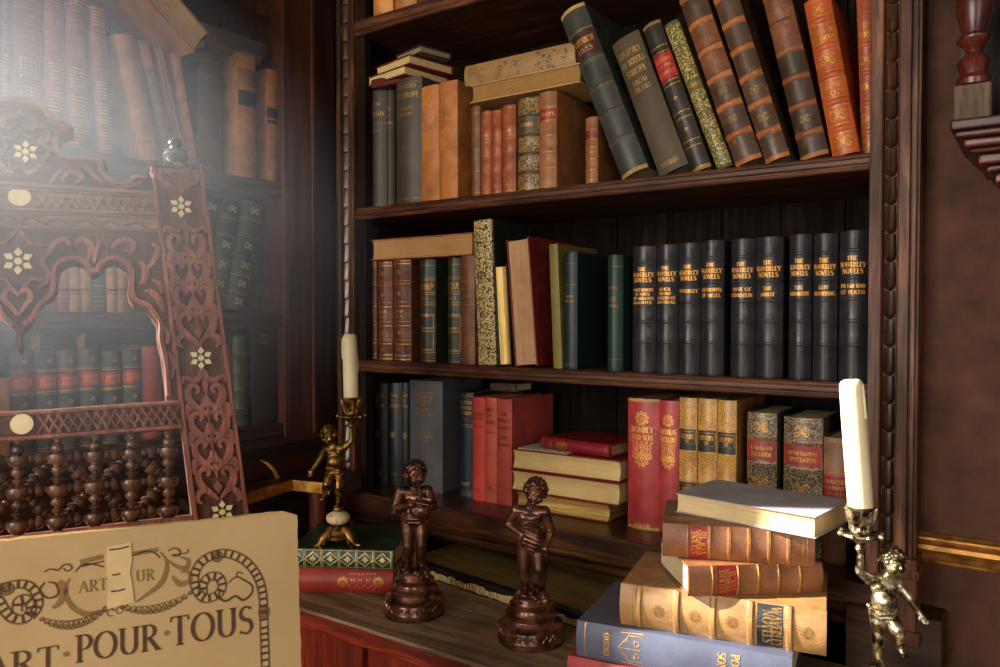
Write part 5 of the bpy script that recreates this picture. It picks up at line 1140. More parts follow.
pm = paper.mix(paper.ramp(paper.noise(18, 6), [(.45, (0, 0, 0, 1)), (.8, (.55,) * 3 + (1,))]), paper.ramp(paper.noise(9, 3), [(.3, sc(pcol, .88)), (.7, sc(pcol, 1.1))]), lin('9a7646')); paper.bump(paper.noise(160, 4), .15, .001); paper = paper.set(pm, .72, spec=.2)
rr = random.Random(11)
def ragged(x0, y0, x1, y1, n, a): return [(x0 + (x1 - x0) * i / n + rr.uniform(-a, a), y0 + (y1 - y0) * i / n + rr.uniform(-a, a)) for i in range(n)]
out = ragged(0, -.004, -.001, -FH, 50, .0005) + ragged(-.001, -FH, -FW_, -FH, 6, 0) + ragged(-FW_, -FH, -FW_, 0, 6, 0) + ragged(-FW_, 0, -.004, 0, 50, .0005)
m = MB(); m.prism(out, lambda x, y: (x, y, 0), lambda x, y: (x, y, -.0018)); m.build('front_cover', paper, fo)
m = MB(); m.box(-FW_, -.003, -FH, -.003, -FT + .0016, -.0018); pg_ = m.build('page_block', pages('d9c9a2', None, .8), fo)
m = MB(); m.prism(out, lambda x, y: (x, y, -FT + .0016), lambda x, y: (x, y, -FT)); m.build('back_cover', paper, fo)
m = MB(); m.box(-FW_ - .002, -FW_ + .004, -FH, 0, -FT, .0004); m.build('spine', plain('old_cloth_spine', '6b4a2c', .6), fo)
inkm = plain('faded_cover_ink', '4a3320', .7, 0, 0, .25, 200); inkl = plain('pale_cover_ink', '7b6038', .75, 0, 0, .2, 200)
mpf = lambda x, y, o=0: (x, y, .0003)
mpt = lambda x, y, o=0: (x, y, .0005)
t = MB(); tl_ = MB()
def PF(pts): return [pf(*p) for p in pts]
# title
def word(s, pxl, pyl, pxr, pyr, hpx):
    a, b = pf(pxl, pyl), pf(pxr, pyr); h = pf(pxl, pyl - hpx)[1] - a[1]
    write(t, s, (a[0] + b[0]) / 2, (a[1] + b[1]) / 2, h, mpt, bold=1.0, sx=b[0] - a[0], gap=.06)
word('TOUS', 170, 645.5, 253, 632.5, 28); word('POUR', 75.5, 664, 159, 647.5, 26.5); word("L'ART", -50, 690, 59, 667.5, 25.5)
for px, py in ((166.5, 633), (66, 654)):
    c = pf(px, py); tl_.poly([(c[0] + .0022 * math.cos(PI / 4 * k), c[1] + .0022 * math.sin(PI / 4 * k)) for k in range(8)], mpt)
# border arch: two rules with a ladder of dots between them, ending in a volute
def off(pts, d):
    o = []
    for i, p in enumerate(pts):
        a = pts[min(i + 1, len(pts) - 1)]; b = pts[max(i - 1, 0)]; tx, ty = a[0] - b[0], a[1] - b[1]; L = math.hypot(tx, ty) or 1
        o.append((p[0] - ty / L * d, p[1] + tx / L * d))
    return o
def ladder(pts, hw, step=.0052):
    c = spl(pts, 10)
    t.band(off(c, hw), .0007, mpf); t.band(off(c, -hw), .0007, mpf); t.band(off(c, hw * 1.28), .0004, mpf); t.band(off(c, -hw * 1.28), .0004, mpf)
    acc = 0
    for i in range(1, len(c)):
        acc += math.hypot(c[i][0] - c[i - 1][0], c[i][1] - c[i - 1][1])
        if acc > step:
            acc = 0; a, b = off(c, hw * .95)[i], off(c, -hw * .95)[i]; t.band([a, b], .0022, mpf)
ladder(PF([(203, 595), (203, 584), (209, 577), (218, 577), (222, 584), (220, 592), (213, 597), (204, 598), (197, 591), (194, 580), (197, 568), (205, 559), (217, 554), (229, 554), (242, 559), (252, 568), (259, 580), (262.5, 594), (263.5, 612), (264.5, 640), (265.5, 675), (266, 720)]), .0031)
ladder(PF([(17, 612), (18, 602), (25, 599), (31, 605), (30, 613), (23, 619), (13, 618), (5, 611), (-2, 600), (-12, 592), (-30, 592), (-44, 604)]), .0031)
ladder(PF([(-6, 590), (8, 586), (22, 584), (32, 588), (38, 598), (37, 608), (30, 617)]), .0028)
for px, py in ((217, 556.5), (7, 589), (263.7, 612)):
    c = pf(px, py); tl_.poly(arc(c[0], c[1], .0048, .0048, 0, 360, 12)[:-1], mpf); t.band(arc(c[0], c[1], .0048, .0048, 0, 360, 14)[:-1], .0007, mpt, closed=True); t.band(arc(c[0], c[1], .0024, .0024, 0, 360, 10)[:-1], .0008, mpt, closed=True)
# cartouche
for pts, ws in (([(70, 578), (66, 586), (67, 598), (74, 608), (86, 614), (100, 612), (108, 609)], [.001, .0024, .0034, .0042, .0044, .0036, .001]), ([(160, 552), (166, 560), (166, 572), (160, 584), (149, 593), (136, 602)], [.001, .0024, .0042, .0046, .0036, .001]),
                ([(75, 572), (82, 565), (92, 564), (104, 567)], [.001, .0016, .0014, .001]), ([(132, 556), (142, 552), (153, 552), (160, 558)], [.001, .0016, .0014, .001]),
                ([(80, 562), (103, 556.5)], [.004, .004]), ([(133, 554), (158, 549.5)], [.004, .004]), ([(82, 566.5), (104, 561)], [.0012, .0012]),
                ([(45, 582), (40, 590), (48, 598), (58, 594), (56, 584), (48, 582)], [.001, .0018, .0014, .0018, .0016, .001]), ([(58, 582), (64, 588), (60, 602), (52, 608)], [.005, .006, .005, .002]), ([(168, 560), (176, 566), (186, 568), (188, 560), (180, 557)], [.001, .003, .0045, .003, .001]), ([(172, 576), (180, 584), (190, 580), (188, 572), (180, 572)], [.002, .005, .004, .003, .001]),
                ([(44, 572), (50, 569), (58, 570), (62, 566), (68, 564), (72, 568), (67, 571), (63, 568)], [.001, .0012, .0014, .0012, .0012, .0012, .001, .001]), ([(168, 551), (174, 548), (180, 551), (178, 556), (172, 555), (186, 553), (188, 549)], [.001, .0012, .0014, .0012, .001, .001, .001]),
                ([(228, 583), (236, 577), (244, 580), (252, 586), (251, 594), (243, 600), (235, 596), (226, 601), (219, 597), (220, 590)], [.001, .0014, .0016, .0014, .0018, .0022, .002, .002, .0018, .001]), ([(236, 577), (238, 572), (243, 574)], [.001, .0012, .0008])):
    (tl_ if ws[0] > .0019 or max(ws) > .0035 else t).band(spl(PF(pts), 6), [ws[min(int(i / 6), len(ws) - 1)] + ((ws[min(int(i / 6) + 1, len(ws) - 1)] - ws[min(int(i / 6), len(ws) - 1)]) * (i % 6) / 6) for i in range((len(pts) - 1) * 6 + 1)], mpf)
# bead swags
for a, b, sag in (((42, 619), (105, 609), 13), ((122, 607), (190, 593), 11)):
    for k in range(13):
        u = k / 12; c = pf(a[0] + (b[0] - a[0]) * u, a[1] + (b[1] - a[1]) * u + sag * 4 * u * (1 - u) * .8); r = .0016 + .0024 * math.sin(PI * u)
        t.band(arc(c[0], c[1], r, r * .9, 0, 360, 12)[:-1], .0007, mpf, closed=True); tl_.poly(arc(c[0], c[1] - r * .2, r * .6, r * .5, 0, 360, 8)[:-1], mpf)
for k in range(5):
    c = pf(106 + 4.5 * k, 611 - 1.2 * k + (3 if k % 2 else -2)); t.band(arc(c[0], c[1], .0026, .0026, 40 * k, 40 * k + 270, 9), .0007, mpf)
word2 = lambda s, x, y, h: write(tl_, s, pf(x, y)[0], pf(x, y)[1], h, mpf, bold=1.2)
a = pf(93, 586); write(tl_, 'ART', a[0], a[1] - .004, .009, mpf, bold=1.2); a = pf(145, 577); write(tl_, 'UR', a[0], a[1] - .003, .009, mpf, bold=1.2)
t.build('cover_printing', inkm, fo, fix=False); tl_.build('cover_printing', inkl, fo, fix=False)
# paper strip glued over the cartouche
m = MB(); strip = PF([(107, 547), (131, 542.5), (132, 560), (130, 572), (133, 590), (134, 602), (107, 609), (108, 585), (106, 565)])
m.prism(strip, lambda x, y: (x, y, .0007), lambda x, y: (x, y, .0001)); o = m.build('paper_strip', plain('pale_paper_strip', 'c2a877', .75, 0, 0, .08, 60), fo); o['label'] = 'pale strip pasted over the cartouche'
m = MB()
for px, py, L in ((119, 548, 10), (116, 574, 4), (118, 590, 7)):
    a, b = pf(px - L, py + .18 * L), pf(px + L, py - .18 * L); m.band([a, ((a[0] + b[0]) / 2, (a[1] + b[1]) / 2 - .0006), b], .0012, lambda x, y, o=0: (x, y, .001))
m.build('stitch', BLACKINK, fo, fix=False)
# ------------------------------------------------------------------ figures
def organic(name, prims, voxel, mat, parent, smooth=4, matrix=None, disp=0):
    """One continuous skin grown over limbs and masses (voxel union, then smoothed)."""
    m = MB()
    for p in prims:
        if p[0] == 'b': m.ball(p[1], p[2], 14, 10, 0, p[3] if len(p) > 3 else None)
        elif p[0] == 'c': m.cap(p[1], p[2], p[3], p[4], 14)
        else: m.tube(p[1], p[2], 10)
    me = m.mesh('tmp', mat); o = bpy.data.objects.new('tmp', me); C.objects.link(o)
    r = o.modifiers.new('r', 'REMESH'); r.mode = 'VOXEL'; r.voxel_size = voxel; r.use_smooth_shade = True
    if smooth: s_ = o.modifiers.new('s', 'SMOOTH'); s_.iterations = smooth; s_.factor = .5
    dg = bpy.context.evaluated_depsgraph_get(); me2 = bpy.data.meshes.new_from_object(o.evaluated_get(dg)); bpy.data.objects.remove(o)
    me2.name = name; me2.materials.clear(); me2.materials.append(mat)
    for p in me2.polygons: p.use_smooth = True
    q = bpy.data.objects.new(name, me2); C.objects.link(q); q.parent = parent
    if matrix is not None: q.matrix_basis = matrix
    return q
def sv(p, k): return V3(p[0] * k, p[1] * k, p[2] * k)
def putto(parent, S, P, mat, hairmat, base_z, voxel):
    """P: joints of a chubby child figure one unit tall, facing -Y."""
    def v(p): return sv(p, S) + V3(0, 0, base_z)
    pr = []
    B = lambda c, r, rot=None: pr.append(('b', v(c), tuple(x * S for x in r)) + ((rot,) if rot else ()))
    K = lambda a, b, r0, r1: pr.append(('c', v(a), v(b), r0 * S, r1 * S))
    hp, ch_, nk, hd = P['hip'], P['chest'], P['neck'], P['head']
    B(hp, (.1, .085, .08)); B(((hp[0] + ch_[0]) / 2, (hp[1] + ch_[1]) / 2 - .022, (hp[2] + ch_[2]) / 2 - .01), (.103, .1, .1)); B(ch_, (.105, .078, .085))
    for s in (-1, 1): B((ch_[0] + s * .042, ch_[1] - .048, ch_[2] + .015), (.045, .026, .035)); B((hp[0] + s * .045, hp[1] + .06, hp[2] - .03), (.05, .045, .055))
    K((ch_[0], ch_[1] + .01, ch_[2] + .06), nk, .055, .042); K(nk, (hd[0], hd[1] + .01, hd[2] - .04), .042, .042)
    for key in ('arml', 'armr'):
        sh, el, ha = P[key]
        K((ch_[0], ch_[1], ch_[2] + .045), sh, .06, .05); K(sh, el, .047, .038); K(el, ha, .038, .024); B(sh, (.05, .05, .05))
        d = Vector(ha) - Vector(el); d.normalize(); sd = d.cross(V3(0, -1, .3)).normalized(); ha = Vector(ha)
        B(tuple(ha + d * .018), (.027, .02, .027))
        g = P.get('grip_' + key, .55)
        for k in range(4):         # fingers, curled
            a = ha + d * .034 + sd * (k - 1.5) * .0125; n2 = d.cross(sd)
            L = (.03, .036, .034, .026)[k]; b2 = a + d * L * (1 - g * .5) - n2 * L * g * .5; c2 = b2 + d * L * .6 * (1 - g) - n2 * L * .8 * g
            K(tuple(a), tuple(b2), .0085, .0078); K(tuple(b2), tuple(c2), .0078, .006)
        a = ha + d * .01 + sd * .024; b2 = a + d * .022 + sd * .014; K(tuple(a), tuple(b2), .0095, .0075)
    for key in ('legl', 'legr'):
        h, k, an, toe = P[key]
        K(h, k, .07, .05); B(k, (.048, .048, .048)); mid = tuple((k[i] * .6 + an[i] * .4) for i in range(3))
        K(k, mid, .047, .05); K(mid, an, .05, .031); K(an, toe, .03, .02); B(an, (.03, .032, .03))
        d = Vector(toe) - Vector(an); d.z = 0; d.normalize(); sd = V3(-d.y, d.x, 0)
        for q in range(5): a = Vector(toe) + sd * (q - 2) * .0105 + d * .004; K(tuple(a), tuple(a + d * (.016 - abs(q - 1) * .002)), .0085, .0075)
    # head
    R = Matrix.Rotation(P.get('turn', 0), 3, 'Z') @ Matrix.Rotation(P.get('nod', 0), 3, 'X') @ Matrix.Rotation(P.get('tilt', 0), 3, 'Y')
    def H(o): return tuple(Vector(hd) + R @ Vector(o))
    B(hd, (.082, .09, .098), R); B(H((0, -.03, -.035)), (.068, .06, .06), R)
    for s in (-1, 1):
        B(H((s * .036, -.062, -.034)), (.032, .028, .03), R)            # cheeks
        B(H((s * .031, -.078, .004)), (.0125, .010, .0095), R)          # eyes
        K(H((s * .012, -.088, .022)), H((s * .048, -.072, .024)), .0085, .007)   # brows
        B(H((s * .084, .004, -.008)), (.012, .02, .026), R)             # ears
    K(H((0, -.088, .012)), H((0, -.103, -.018)), .0085, .0125); B(H((0, -.1, -.020)), (.017, .011, .010), R)
    K(H((-.018, -.086, -.043)), H((.018, -.086, -.043)), .0072, .0072); K(H((-.013, -.084, -.054)), H((.013, -.084, -.054)), .0078, .0078)
    B(H((0, -.076, -.073)), (.022, .018, .017), R)
    body = organic('body', pr, voxel, mat, parent, 2)
    hr = []; rr = random.Random(P.get('seed', 1))
    hr.append(('b', v(H((0, .02, .03))), (.086 * S, .085 * S, .085 * S), R))
    n = 95
    for i in range(n):
        z_ = 1 - 1.35 * (i + .5) / n; r = math.sqrt(max(0, 1 - z_ * z_)); a = i * 2.399963
        d = V3(r * math.cos(a), r * math.sin(a), z_)
        if d.y < -.45 and d.z < .42: continue
        if d.z < -.2 and d.y < .1: continue
        c = H((d.x * .088, .01 + d.y * .092, .012 + d.z * .1)); q = rr.uniform(.015, .023)
        hr.append(('b', v(c), (q * S, q * S, q * S)))
        for k in range(2):
            c2 = tuple(c[j] + rr.uniform(-.013, .013) + (d[j] * .004) for j in range(3)); hr.append(('b', v(c2), (.0125 * S,) * 3))
    organic('hair', hr, voxel, hairmat, parent, 1)
    return body
def drape(parent, S, base_z, folds, mat, voxel, extra=()):
    pr = list(extra)
    for pts, r in folds:
        P_ = [sv(p, S) + V3(0, 0, base_z) for p in pts]; n = len(P_)
        pr.append(('t', P_, [r * S * (.75 + .35 * math.sin(PI * (i + .5) / n)) for i in range(n)]))
    return organic('drapery', pr, voxel, mat, parent, 2)
bronze = N('dark_bronze')
bc1 = bronze.ramp(bronze.noise(45, 4), [(.3, lin('2a170f')), (.5, lin('5a3626')), (.72, lin('9c6a4c'))]); bronze.bump(bronze.noise(260, 3), .15, .001)
bronze = bronze.set(bc1, .24, metal=.7, spec=.6, coat=.3)
def stat_base(parent, R=.0475):
    m = MB(); k = R / .0475
    prof = [(.047, 0), (.0475, .003), (.0475, .006), (.045, .0075), (.0445, .009), (.0440, .020), (.0435, .0215), (.0455, .0225), (.0455, .025), (.042, .027), (.0385, .029), (.036, .0345), (.037, .036), (.037, .039), (.0335, .0405), (.031, .043), (.030, .048), (.031, .0495), (.031, .052), (.027, .0535), (.0255, .055), (.025, .062), (.022, .065), (.01, .066)]
    m.lathe([(r * k, h) for r, h in prof], (0, 0, 0), 48)
    rr = random.Random(4)
    for i in range(26):      # chased leaf band
        a = 2 * PI * i / 26; u = V3(math.cos(a), math.sin(a), 0); w = V3(-u.y, u.x, 0)
        for s in (-1, 1):
            p = [u * .0440 * k + w * (s * x) + V3(0, 0, z_) for x, z_ in ((0, .010), (.0022, .013), (.0042, .016), (.003, .019), (.0012, .0175))]
            m.tube(p, [.0006, .0011, .0013, .0011, .0006], 6)
        m.ball(u * .0442 * k + V3(0, 0, .0145), .0013, 8, 6)
    for i in range(40):      # rough rocky ground on top
        a = rr.uniform(0, 2 * PI); r = rr.uniform(.012, .0255); m.ball((r * math.cos(a), r * math.sin(a), .058 + rr.uniform(0, .008) - (r > .022) * .004), rr.uniform(.003, .006), 8, 6)
    o = m.build('base', bronze, parent, fix=False); return o
FACE = math.radians(34.9)
pR = onz(531, 639, ZT); pL_ = onz(414.5, 612, ZT)
def statuette(label, loc, rot, P, folds, extra=(), S=.176):
    t = thing('statuette', label, 'statuette', Matrix.Translation((loc.x, loc.y, ZT + .0002)) @ Matrix.Rotation(rot, 4, 'Z'), 'pair of bronze child statuettes on stepped round bases')
    stat_base(t); bz = .0615
    putto(t, S, P, bronze, bronze, bz, .00095)
    ex = [(e[0], sv(e[1], S) + V3(0, 0, bz), tuple(x * S for x in e[2])) if e[0] == 'b' else ('c', sv(e[1], S) + V3(0, 0, bz), sv(e[2], S) + V3(0, 0, bz), e[3] * S, e[4] * S) for e in extra]
    drape(t, S, bz, folds, bronze, .00095, ex); return t, bz
PR = dict(hip=(.0, 0, .47), chest=(-.01, .01, .66), neck=(.005, .0, .79), head=(.035, -.015, .882), tilt=.28, turn=.12, nod=.1, seed=3,
          arml=((-.125, 0, .725), (-.2, .02, .6), (-.09, -.09, .555)), armr=((.115, 0, .715), (.165, .01, .56), (.125, -.085, .445)),
          legl=((-.055, 0, .43), (-.06, -.03, .25), (-.045, .01, .055), (-.06, -.07, .028)), legr=((.055, 0, .43), (.066, -.05, .25), (.05, -.005, .055), (.07, -.085, .028)))
fR = [([(-.115, -.05, .60), (-.04, -.115, .585), (.05, -.115, .545), (.12, -.07, .49)], .02), ([(-.12, -.05, .575), (-.04, -.12, .55), (.06, -.12, .51), (.125, -.08, .465)], .02), ([(-.115, -.05, .545), (-.05, -.115, .515), (.04, -.12, .48), (.12, -.085, .445)], .021),
      ([(-.11, -.05, .51), (-.06, -.105, .48), (.03, -.115, .45), (.11, -.09, .425)], .021), ([(-.1, -.04, .48), (-.06, -.095, .45), (.02, -.11, .42), (.1, -.085, .41)], .02), ([(-.1, .03, .56), (-.06, .085, .54), (.05, .09, .52), (.12, .03, .5)], .03), ([(-.1, .03, .5), (-.05, .09, .47), (.05, .095, .46), (.12, .02, .46)], .03),
      ([(.095, .07, .47), (.1, .1, .3), (.095, .1, .14), (.09, .08, .02)], .036), ([(.05, .09, .46), (.055, .115, .3), (.05, .11, .14), (.045, .09, .02)], .036), ([(.11, -.06, .44), (.12, -.02, .34), (.11, .03, .2), (.1, .05, .05)], .02)]
statuette('dark bronze child statuette holding a cloth at its waist, nearest the book stack', pR, FACE - .05, PR, fR, S=.168)
PLd = dict(hip=(.0, 0, .47), chest=(.0, .0, .66), neck=(.005, -.01, .785), head=(.01, -.03, .875), tilt=.05, turn=.45, nod=.16, seed=8,
           arml=((-.12, 0, .72), (-.165, -.06, .59), (-.045, -.155, .63)), armr=((.12, 0, .72), (.17, -.07, .6), (.07, -.175, .675)),
           legl=((-.055, 0, .43), (-.06, -.035, .25), (-.06, .01, .055), (-.07, -.07, .028)), legr=((.055, 0, .43), (.06, -.04, .255), (.06, .02, .055), (.085, -.06, .028)))
fL = [([(-.12, -.04, .56), (-.05, -.1, .53), (.05, -.1, .53), (.12, -.04, .55)], .02), ([(-.12, -.04, .53), (-.05, -.105, .5), (.05, -.105, .495), (.12, -.04, .52)], .02), ([(-.115, -.03, .5), (-.05, -.1, .465), (.05, -.1, .465), (.115, -.04, .49)], .02), ([(-.1, .03, .55), (-.05, .09, .52), (.05, .09, .52), (.11, .03, .54)], .03), ([(-.1, .03, .49), (-.05, .095, .47), (.05, .095, .47), (.11, .03, .49)], .03),
      ([(-.13, -.02, .6), (-.165, -.03, .575), (-.185, -.06, .555), (-.16, -.09, .56)], .024), ([(-.13, -.01, .57), (-.17, -.01, .54), (-.195, -.03, .53)], .02), ([(0.02, .09, .47), (.01, .115, .3), (.01, .11, .15), (.01, .09, .02)], .042), ([(-.05, .09, .45), (-.045, .11, .3), (-.04, .1, .15), (-.035, .08, .02)], .034)]
eL = [('b', (.05, -.14, .585), (.1, .06, .075)), ('b', (.1, -.12, .60), (.06, .06, .06)), ('c', (.035, -.125, .835), (.06, -.2, .70), .011, .014), ('c', (.06, -.2, .70), (.14, -.22, .69), .012, .02), ('c', (.02, -.19, .66), (.12, -.2, .64), .012, .01)]
statuette('dark bronze child statuette playing a small pipe, beside the green and red books', pL_, FACE + .12, PLd, fL, eL)

# ------------------------------------------------------------------ candlesticks held up by gilt children
def candlestick(label, foot, rot, S, sgn, matname, mat, hmat, group):
    """foot: world point where the standing child's sole is; the stand below it is 0.063 tall."""
    g = .063
    t = thing('candlestick', label, 'candlestick', Matrix.Translation((foot.x, foot.y, foot.z - g)) @ Matrix.Rotation(rot, 4, 'Z'), group)
    f = lambda p: (sgn * p[0], p[1], p[2])
    m = MB()
    m.lathe([(.006, .030), (.010, .032), (.012, .029), (.0135, .026), (.018, .022), (.022, .016), (.0235, .013)][::-1], (0, 0, 0), 24)
    rr = random.Random(2)
    for k in range(3):
        a = 2 * PI * k / 3 + .5 + PI; u = V3(math.cos(a), math.sin(a), 0); w = V3(-u.y, u.x, 0)
        p = [u * .010 + V3(0, 0, .029), u * .018 + V3(0, 0, .023), u * .026 + V3(0, 0, .013), u * .033 + V3(0, 0, .0055), u * .040 + V3(0, 0, .0032), u * .046 + V3(0, 0, .004)]
        m.tube(p, [.006, .009, .0085, .006, .003, .002], 10)
        for s in (-1, 1):
            for j, q in enumerate(p[1:4]):
                m.tube([q, q + w * s * .008 + V3(0, 0, -.003), q + w * s * .013 + u * .004 + V3(0, 0, -.007 if j < 2 else -.002)], [.004, .0035, .001], 8)
    m.build('stand', mat, t, fix=False)
    m = MB(); m.lathe([(.0065, .0290), (.0075, .031), (.005, .033), (.0055, .0345)], (0, 0, 0), 20); m.lathe([(.0075, .0555), (.0085, .0575), (.0095, .0605), (.009, .0626)], (0, 0, 0), 20); m.build('collar', mat, t)
    onyx = marble(('a88a5c', 'd9c8a0', 'c2a878'), 90)
    m = MB(); m.lathe([(.0055, .034), (.0135, .0362), (.0185, .040), (.0200, .0448), (.0185, .0496), (.0135, .0534), (.007, .0558)], (0, 0, 0), 32); o = m.build('onyx_knop', onyx, t); o['label'] = 'pale onyx knop'
    P = dict(hip=f((-.03, 0, .47)), chest=f((-.035, .0, .655)), neck=f((-.07, -.01, .78)), head=f((-.1, -.03, .872)), tilt=-.15 * sgn, turn=-.25 * sgn, nod=.05, seed=5,
             legl=(f((.01, 0, .43)), f((.015, -.035, .25)), f((.005, .01, .055)), f((-.01, -.075, .028))), legr=(f((-.075, 0, .43)), f((-.12, -.11, .3)), f((-.155, -.02, .165)), f((-.175, -.075, .115))),
             arml=(f((.075, 0, .72)), f((.165, -.01, .79)), f((.165, -.02, .955))), armr=(f((-.135, 0, .70)), f((-.215, -.05, .59)), f((-.285, -.11, .47))), grip_arml=.9, grip_armr=.3)
    putto(t, S, P, mat, hmat, g, .00085)
    drape(t, S, g, [([f((-.13, -.05, .5)), f((-.06, -.095, .47)), f((.03, -.09, .46)), f((.08, -.03, .49))], .022), ([f((-.12, -.05, .47)), f((-.06, -.1, .43)), f((.02, -.09, .43)), f((.07, -.03, .46))], .02), ([f((-.12, .03, .49)), f((-.06, .085, .47)), f((.03, .085, .47)), f((.08, .02, .49))], .022)], mat, .00085)
    hx, hy, hz = sgn * .165 * S, -.02 * S, g + .985 * S
    m = MB(); m.lathe([(.003, -.006), (.006, .0), (.0045, .004), (.008, .008), (.011, .011), (.006, .0125)], (hx, hy, hz), 20)
    m.lathe([(.007, .011), (.012, .0118), (.0195, .0135), (.0225, .016), (.0215, .0175), (.012, .0155), (.005, .0145)], (hx, hy, hz), 32)
    for k in range(8):
        a = 2 * PI * k / 8; m.ball((hx + .0225 * math.cos(a), hy + .0225 * math.sin(a), hz + .0165), .0032, 8, 6)
    o = m.build('drip_pan', mat, t, fix=False)
    m = MB(); m.lathe([(.005, .015), (.0105, .018), (.0115, .022), (.0095, .026), (.0118, .030), (.0135, .036), (.0142, .043), (.0155, .046), (.0158, .048), (.0142, .0482), (.0132, .046), (.0128, .042), (.0005, .0415)], (hx, hy, hz), 32)
    for k in range(10):
        a = 2 * PI * k / 10; u = V3(math.cos(a), math.sin(a), 0)
        m.tube([V3(hx, hy, hz) + u * r + V3(0, 0, z_) for r, z_ in ((.0115, .021), (.0108, .027), (.0138, .035), (.0150, .041), (.0172, .0445))], [.0012, .0022, .0024, .002, .0012], 6)
    m.build('candle_cup', mat, t, fix=False)
    M_ = t.matrix_basis; return M_ @ V3(hx, hy, hz + .0417)
def candle(label, p, r, h, tilt, seed):
    m = MB(); rr = random.Random(seed)
    prof = [(r * .985, 0), (r, .004), (r * 1.0, h * .5), (r * .97, h - .012), (r * .94, h - .006), (r * .8, h - .0022), (r * .55, h - .0004), (r * .3, h - .0012), (r * .12, h - .002)]
    m.lathe(prof, (0, 0, 0), 40)
    for k in range(3):       # wax runs
        a = rr.uniform(0, 6.28); L = rr.uniform(.015, .04); z1 = h - rr.uniform(.004, .04)
        m.tube([(r * .96 * math.cos(a), r * .96 * math.sin(a), z1), (r * .985 * math.cos(a), r * .985 * math.sin(a), z1 - L * .5), (r * .985 * math.cos(a), r * .985 * math.sin(a), z1 - L)], [.001, .0016, .0014], 8)
    wax = MC.get('wax')
    if wax is None:
        n = N('candle_wax'); n.b.inputs['Subsurface Weight'].default_value = .25; n.b.inputs['Subsurface Radius'].default_value = (.01, .006, .003); n.b.inputs['Subsurface Scale'].default_value = .6
        MC['wax'] = wax = n.set(n.ramp(n.noise(30, 3), [(.3, lin('cdbf98')), (.7, lin('ddd0ac'))]), .42, spec=.4)
    t = thing('candle', label, 'candle', Matrix.Translation(p + V3(0, 0, .0004)) @ Matrix.Rotation(tilt[0], 4, 'Y') @ Matrix.Rotation(tilt[1], 4, 'X'))
    m.build('wax', wax, t, fix=False)
    m = MB(); m.tube([(0, 0, h - .004), (.0004, 0, h + .001), (.0012, 0, h + .0035)], [.0009, .0008, .0005], 8); m.build('wick', plain('burnt_wick', '2a2018', .8), t, fix=False)
brass = metal('aged_gilt_bronze', 'b48a45', '33240f', .33, 110, .9, .38, .66)
lit_brass = metal('sunlit_gilt_bronze', 'd2c4a4', '463418', .28, 90, .92, .42, .6)  # paler copy of the gilt metal, sunlight on the right candlestick put into colour
ZGB = ZT + .0428 + .0322
fl = onz(338, 507, ZGB + .063)
c1 = candlestick('gilt child candlestick on the green book, left of the bookcase', fl, FACE + .1, .139, 1, '', brass, brass, 'pair of gilt child candlesticks')
candle('ivory candle in the left candlestick, further from the stack', c1, .0122, .112, (-.035, 0), 1)
fr_ = onz(878.5, 665, ZT + .063)
c2 = candlestick('gilt child candlestick at the right end of the cabinet, beside the tall book stack', fr_, FACE - .05, .136, -1, '', lit_brass, lit_brass, 'pair of gilt child candlesticks')
candle('tall ivory candle leaning left in the right candlestick, in the sunlight', c2, .0135, .149, (-.08, .0), 2)

# ------------------------------------------------------------------ light and camera
def sun(d, e, col, ang):
    l = bpy.data.lights.new('sunlight', 'SUN'); l.energy = e; l.color = col; l.angle = math.radians(ang)
    o = bpy.data.objects.new('sunlight', l); C.objects.link(o); o.rotation_euler = Vector(d).to_track_quat('-Z', 'Y').to_euler(); o.location = (-2, 0, 3)
def area(name, loc, target, sx, sy, e, col):
    l = bpy.data.lights.new(name, 'AREA'); l.shape = 'RECTANGLE'; l.size = sx; l.size_y = sy; l.energy = e; l.color = col
    o = bpy.data.objects.new(name, l); C.objects.link(o); o.location = loc; o.rotation_euler = (Vector(target) - Vector(loc)).to_track_quat('-Z', 'Y').to_euler()
sun((.876, .482, -.5), 29, (1, .94, .84), .6)
area('window_light', (-.8, -1.9, 1.45), (-.5, 1.1, 1.0), 1.4, 1.5, 76, (1, .93, .82))
area('right_fill_light', (1.9, -2.4, 1.5), (-.4, 1.1, 1.0), 1.4, 1.8, 34, (1, .9, .78))  # added soft fill from the right, no window stands there
w = bpy.data.worlds.new('daylight'); bpy.context.scene.world = w; w.use_nodes = True
w.node_tree.nodes['Background'].inputs[0].default_value = (1, .93, .85, 1); w.node_tree.nodes['Background'].inputs[1].default_value = .22
cd = bpy.data.cameras.new('camera'); co_ = bpy.data.objects.new('camera', cd); C.objects.link(co_)
cd.sensor_width = 36; cd.lens = F / 1000 * 36; cd.clip_start = .02
co_.location = (0, 0, ZC); co_.rotation_euler = (PI / 2 - PITCH, 0, math.asin(RY))
S_ = bpy.context.scene; S_.camera = co_
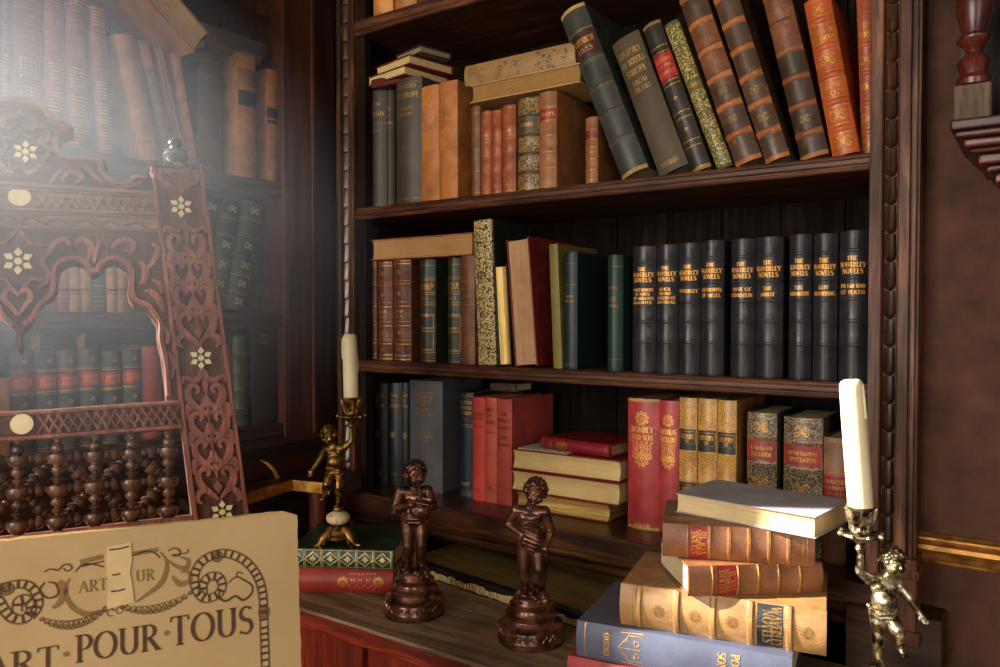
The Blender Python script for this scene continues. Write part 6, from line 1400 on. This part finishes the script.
S_.view_settings.view_transform = 'Standard'; S_.view_settings.look = 'None'; S_.view_settings.exposure = 0; S_.view_settings.gamma = 1; S_.view_settings.use_curve_mapping = False
cd.dof.use_dof = True; cd.dof.focus_distance = 1.4; cd.dof.aperture_fstop = 16
S_.cycles.use_denoising = True
S_.cycles.max_bounces = 8
# ------------------------------------------------------------------ added haze volume imitating lens glare in the sun shaft from the left window
SD = V3(.876, .482, -.5).normalized()
hz = V3(-.90, .31, ZC + .165)
m = MB(); m.ball((0, 0, 0), 1.0, 32, 20)
ho = m.build('glare_haze', None, fix=True); ho.matrix_world = Matrix.Translation(hz) @ SD.to_track_quat('X', 'Z').to_matrix().to_4x4() @ Matrix.Diagonal((.52, .31, .31, 1))
hm = bpy.data.materials.new('glare_volume'); hm.use_nodes = True; nt = hm.node_tree; nt.nodes.clear()
o_ = nt.nodes.new('ShaderNodeOutputMaterial'); vs_ = nt.nodes.new('ShaderNodeVolumeScatter'); tc = nt.nodes.new('ShaderNodeTexCoord'); ln = nt.nodes.new('ShaderNodeVectorMath'); ln.operation = 'LENGTH'
mr = nt.nodes.new('ShaderNodeMapRange'); mr.inputs[1].default_value = 0; mr.inputs[2].default_value = 1; mr.inputs[3].default_value = 1; mr.inputs[4].default_value = 0
pw = nt.nodes.new('ShaderNodeMath'); pw.operation = 'POWER'; pw.inputs[1].default_value = 2.0
mu = nt.nodes.new('ShaderNodeMath'); mu.operation = 'MULTIPLY'; mu.inputs[1].default_value = 2.1
nt.links.new(tc.outputs['Object'], ln.inputs[0]); nt.links.new(ln.outputs['Value'], mr.inputs[0]); nt.links.new(mr.outputs[0], pw.inputs[0]); nt.links.new(pw.outputs[0], mu.inputs[0]); nt.links.new(mu.outputs[0], vs_.inputs['Density']); nt.links.new(vs_.outputs[0], o_.inputs['Volume'])
vs_.inputs['Color'].default_value = (.8, .88, 1, 1)
ho.data.materials.clear(); ho.data.materials.append(hm)
tag(ho, 'pale sunlit haze added to imitate lens glare across the crest of the carved chair', 'haze', kind='stuff')
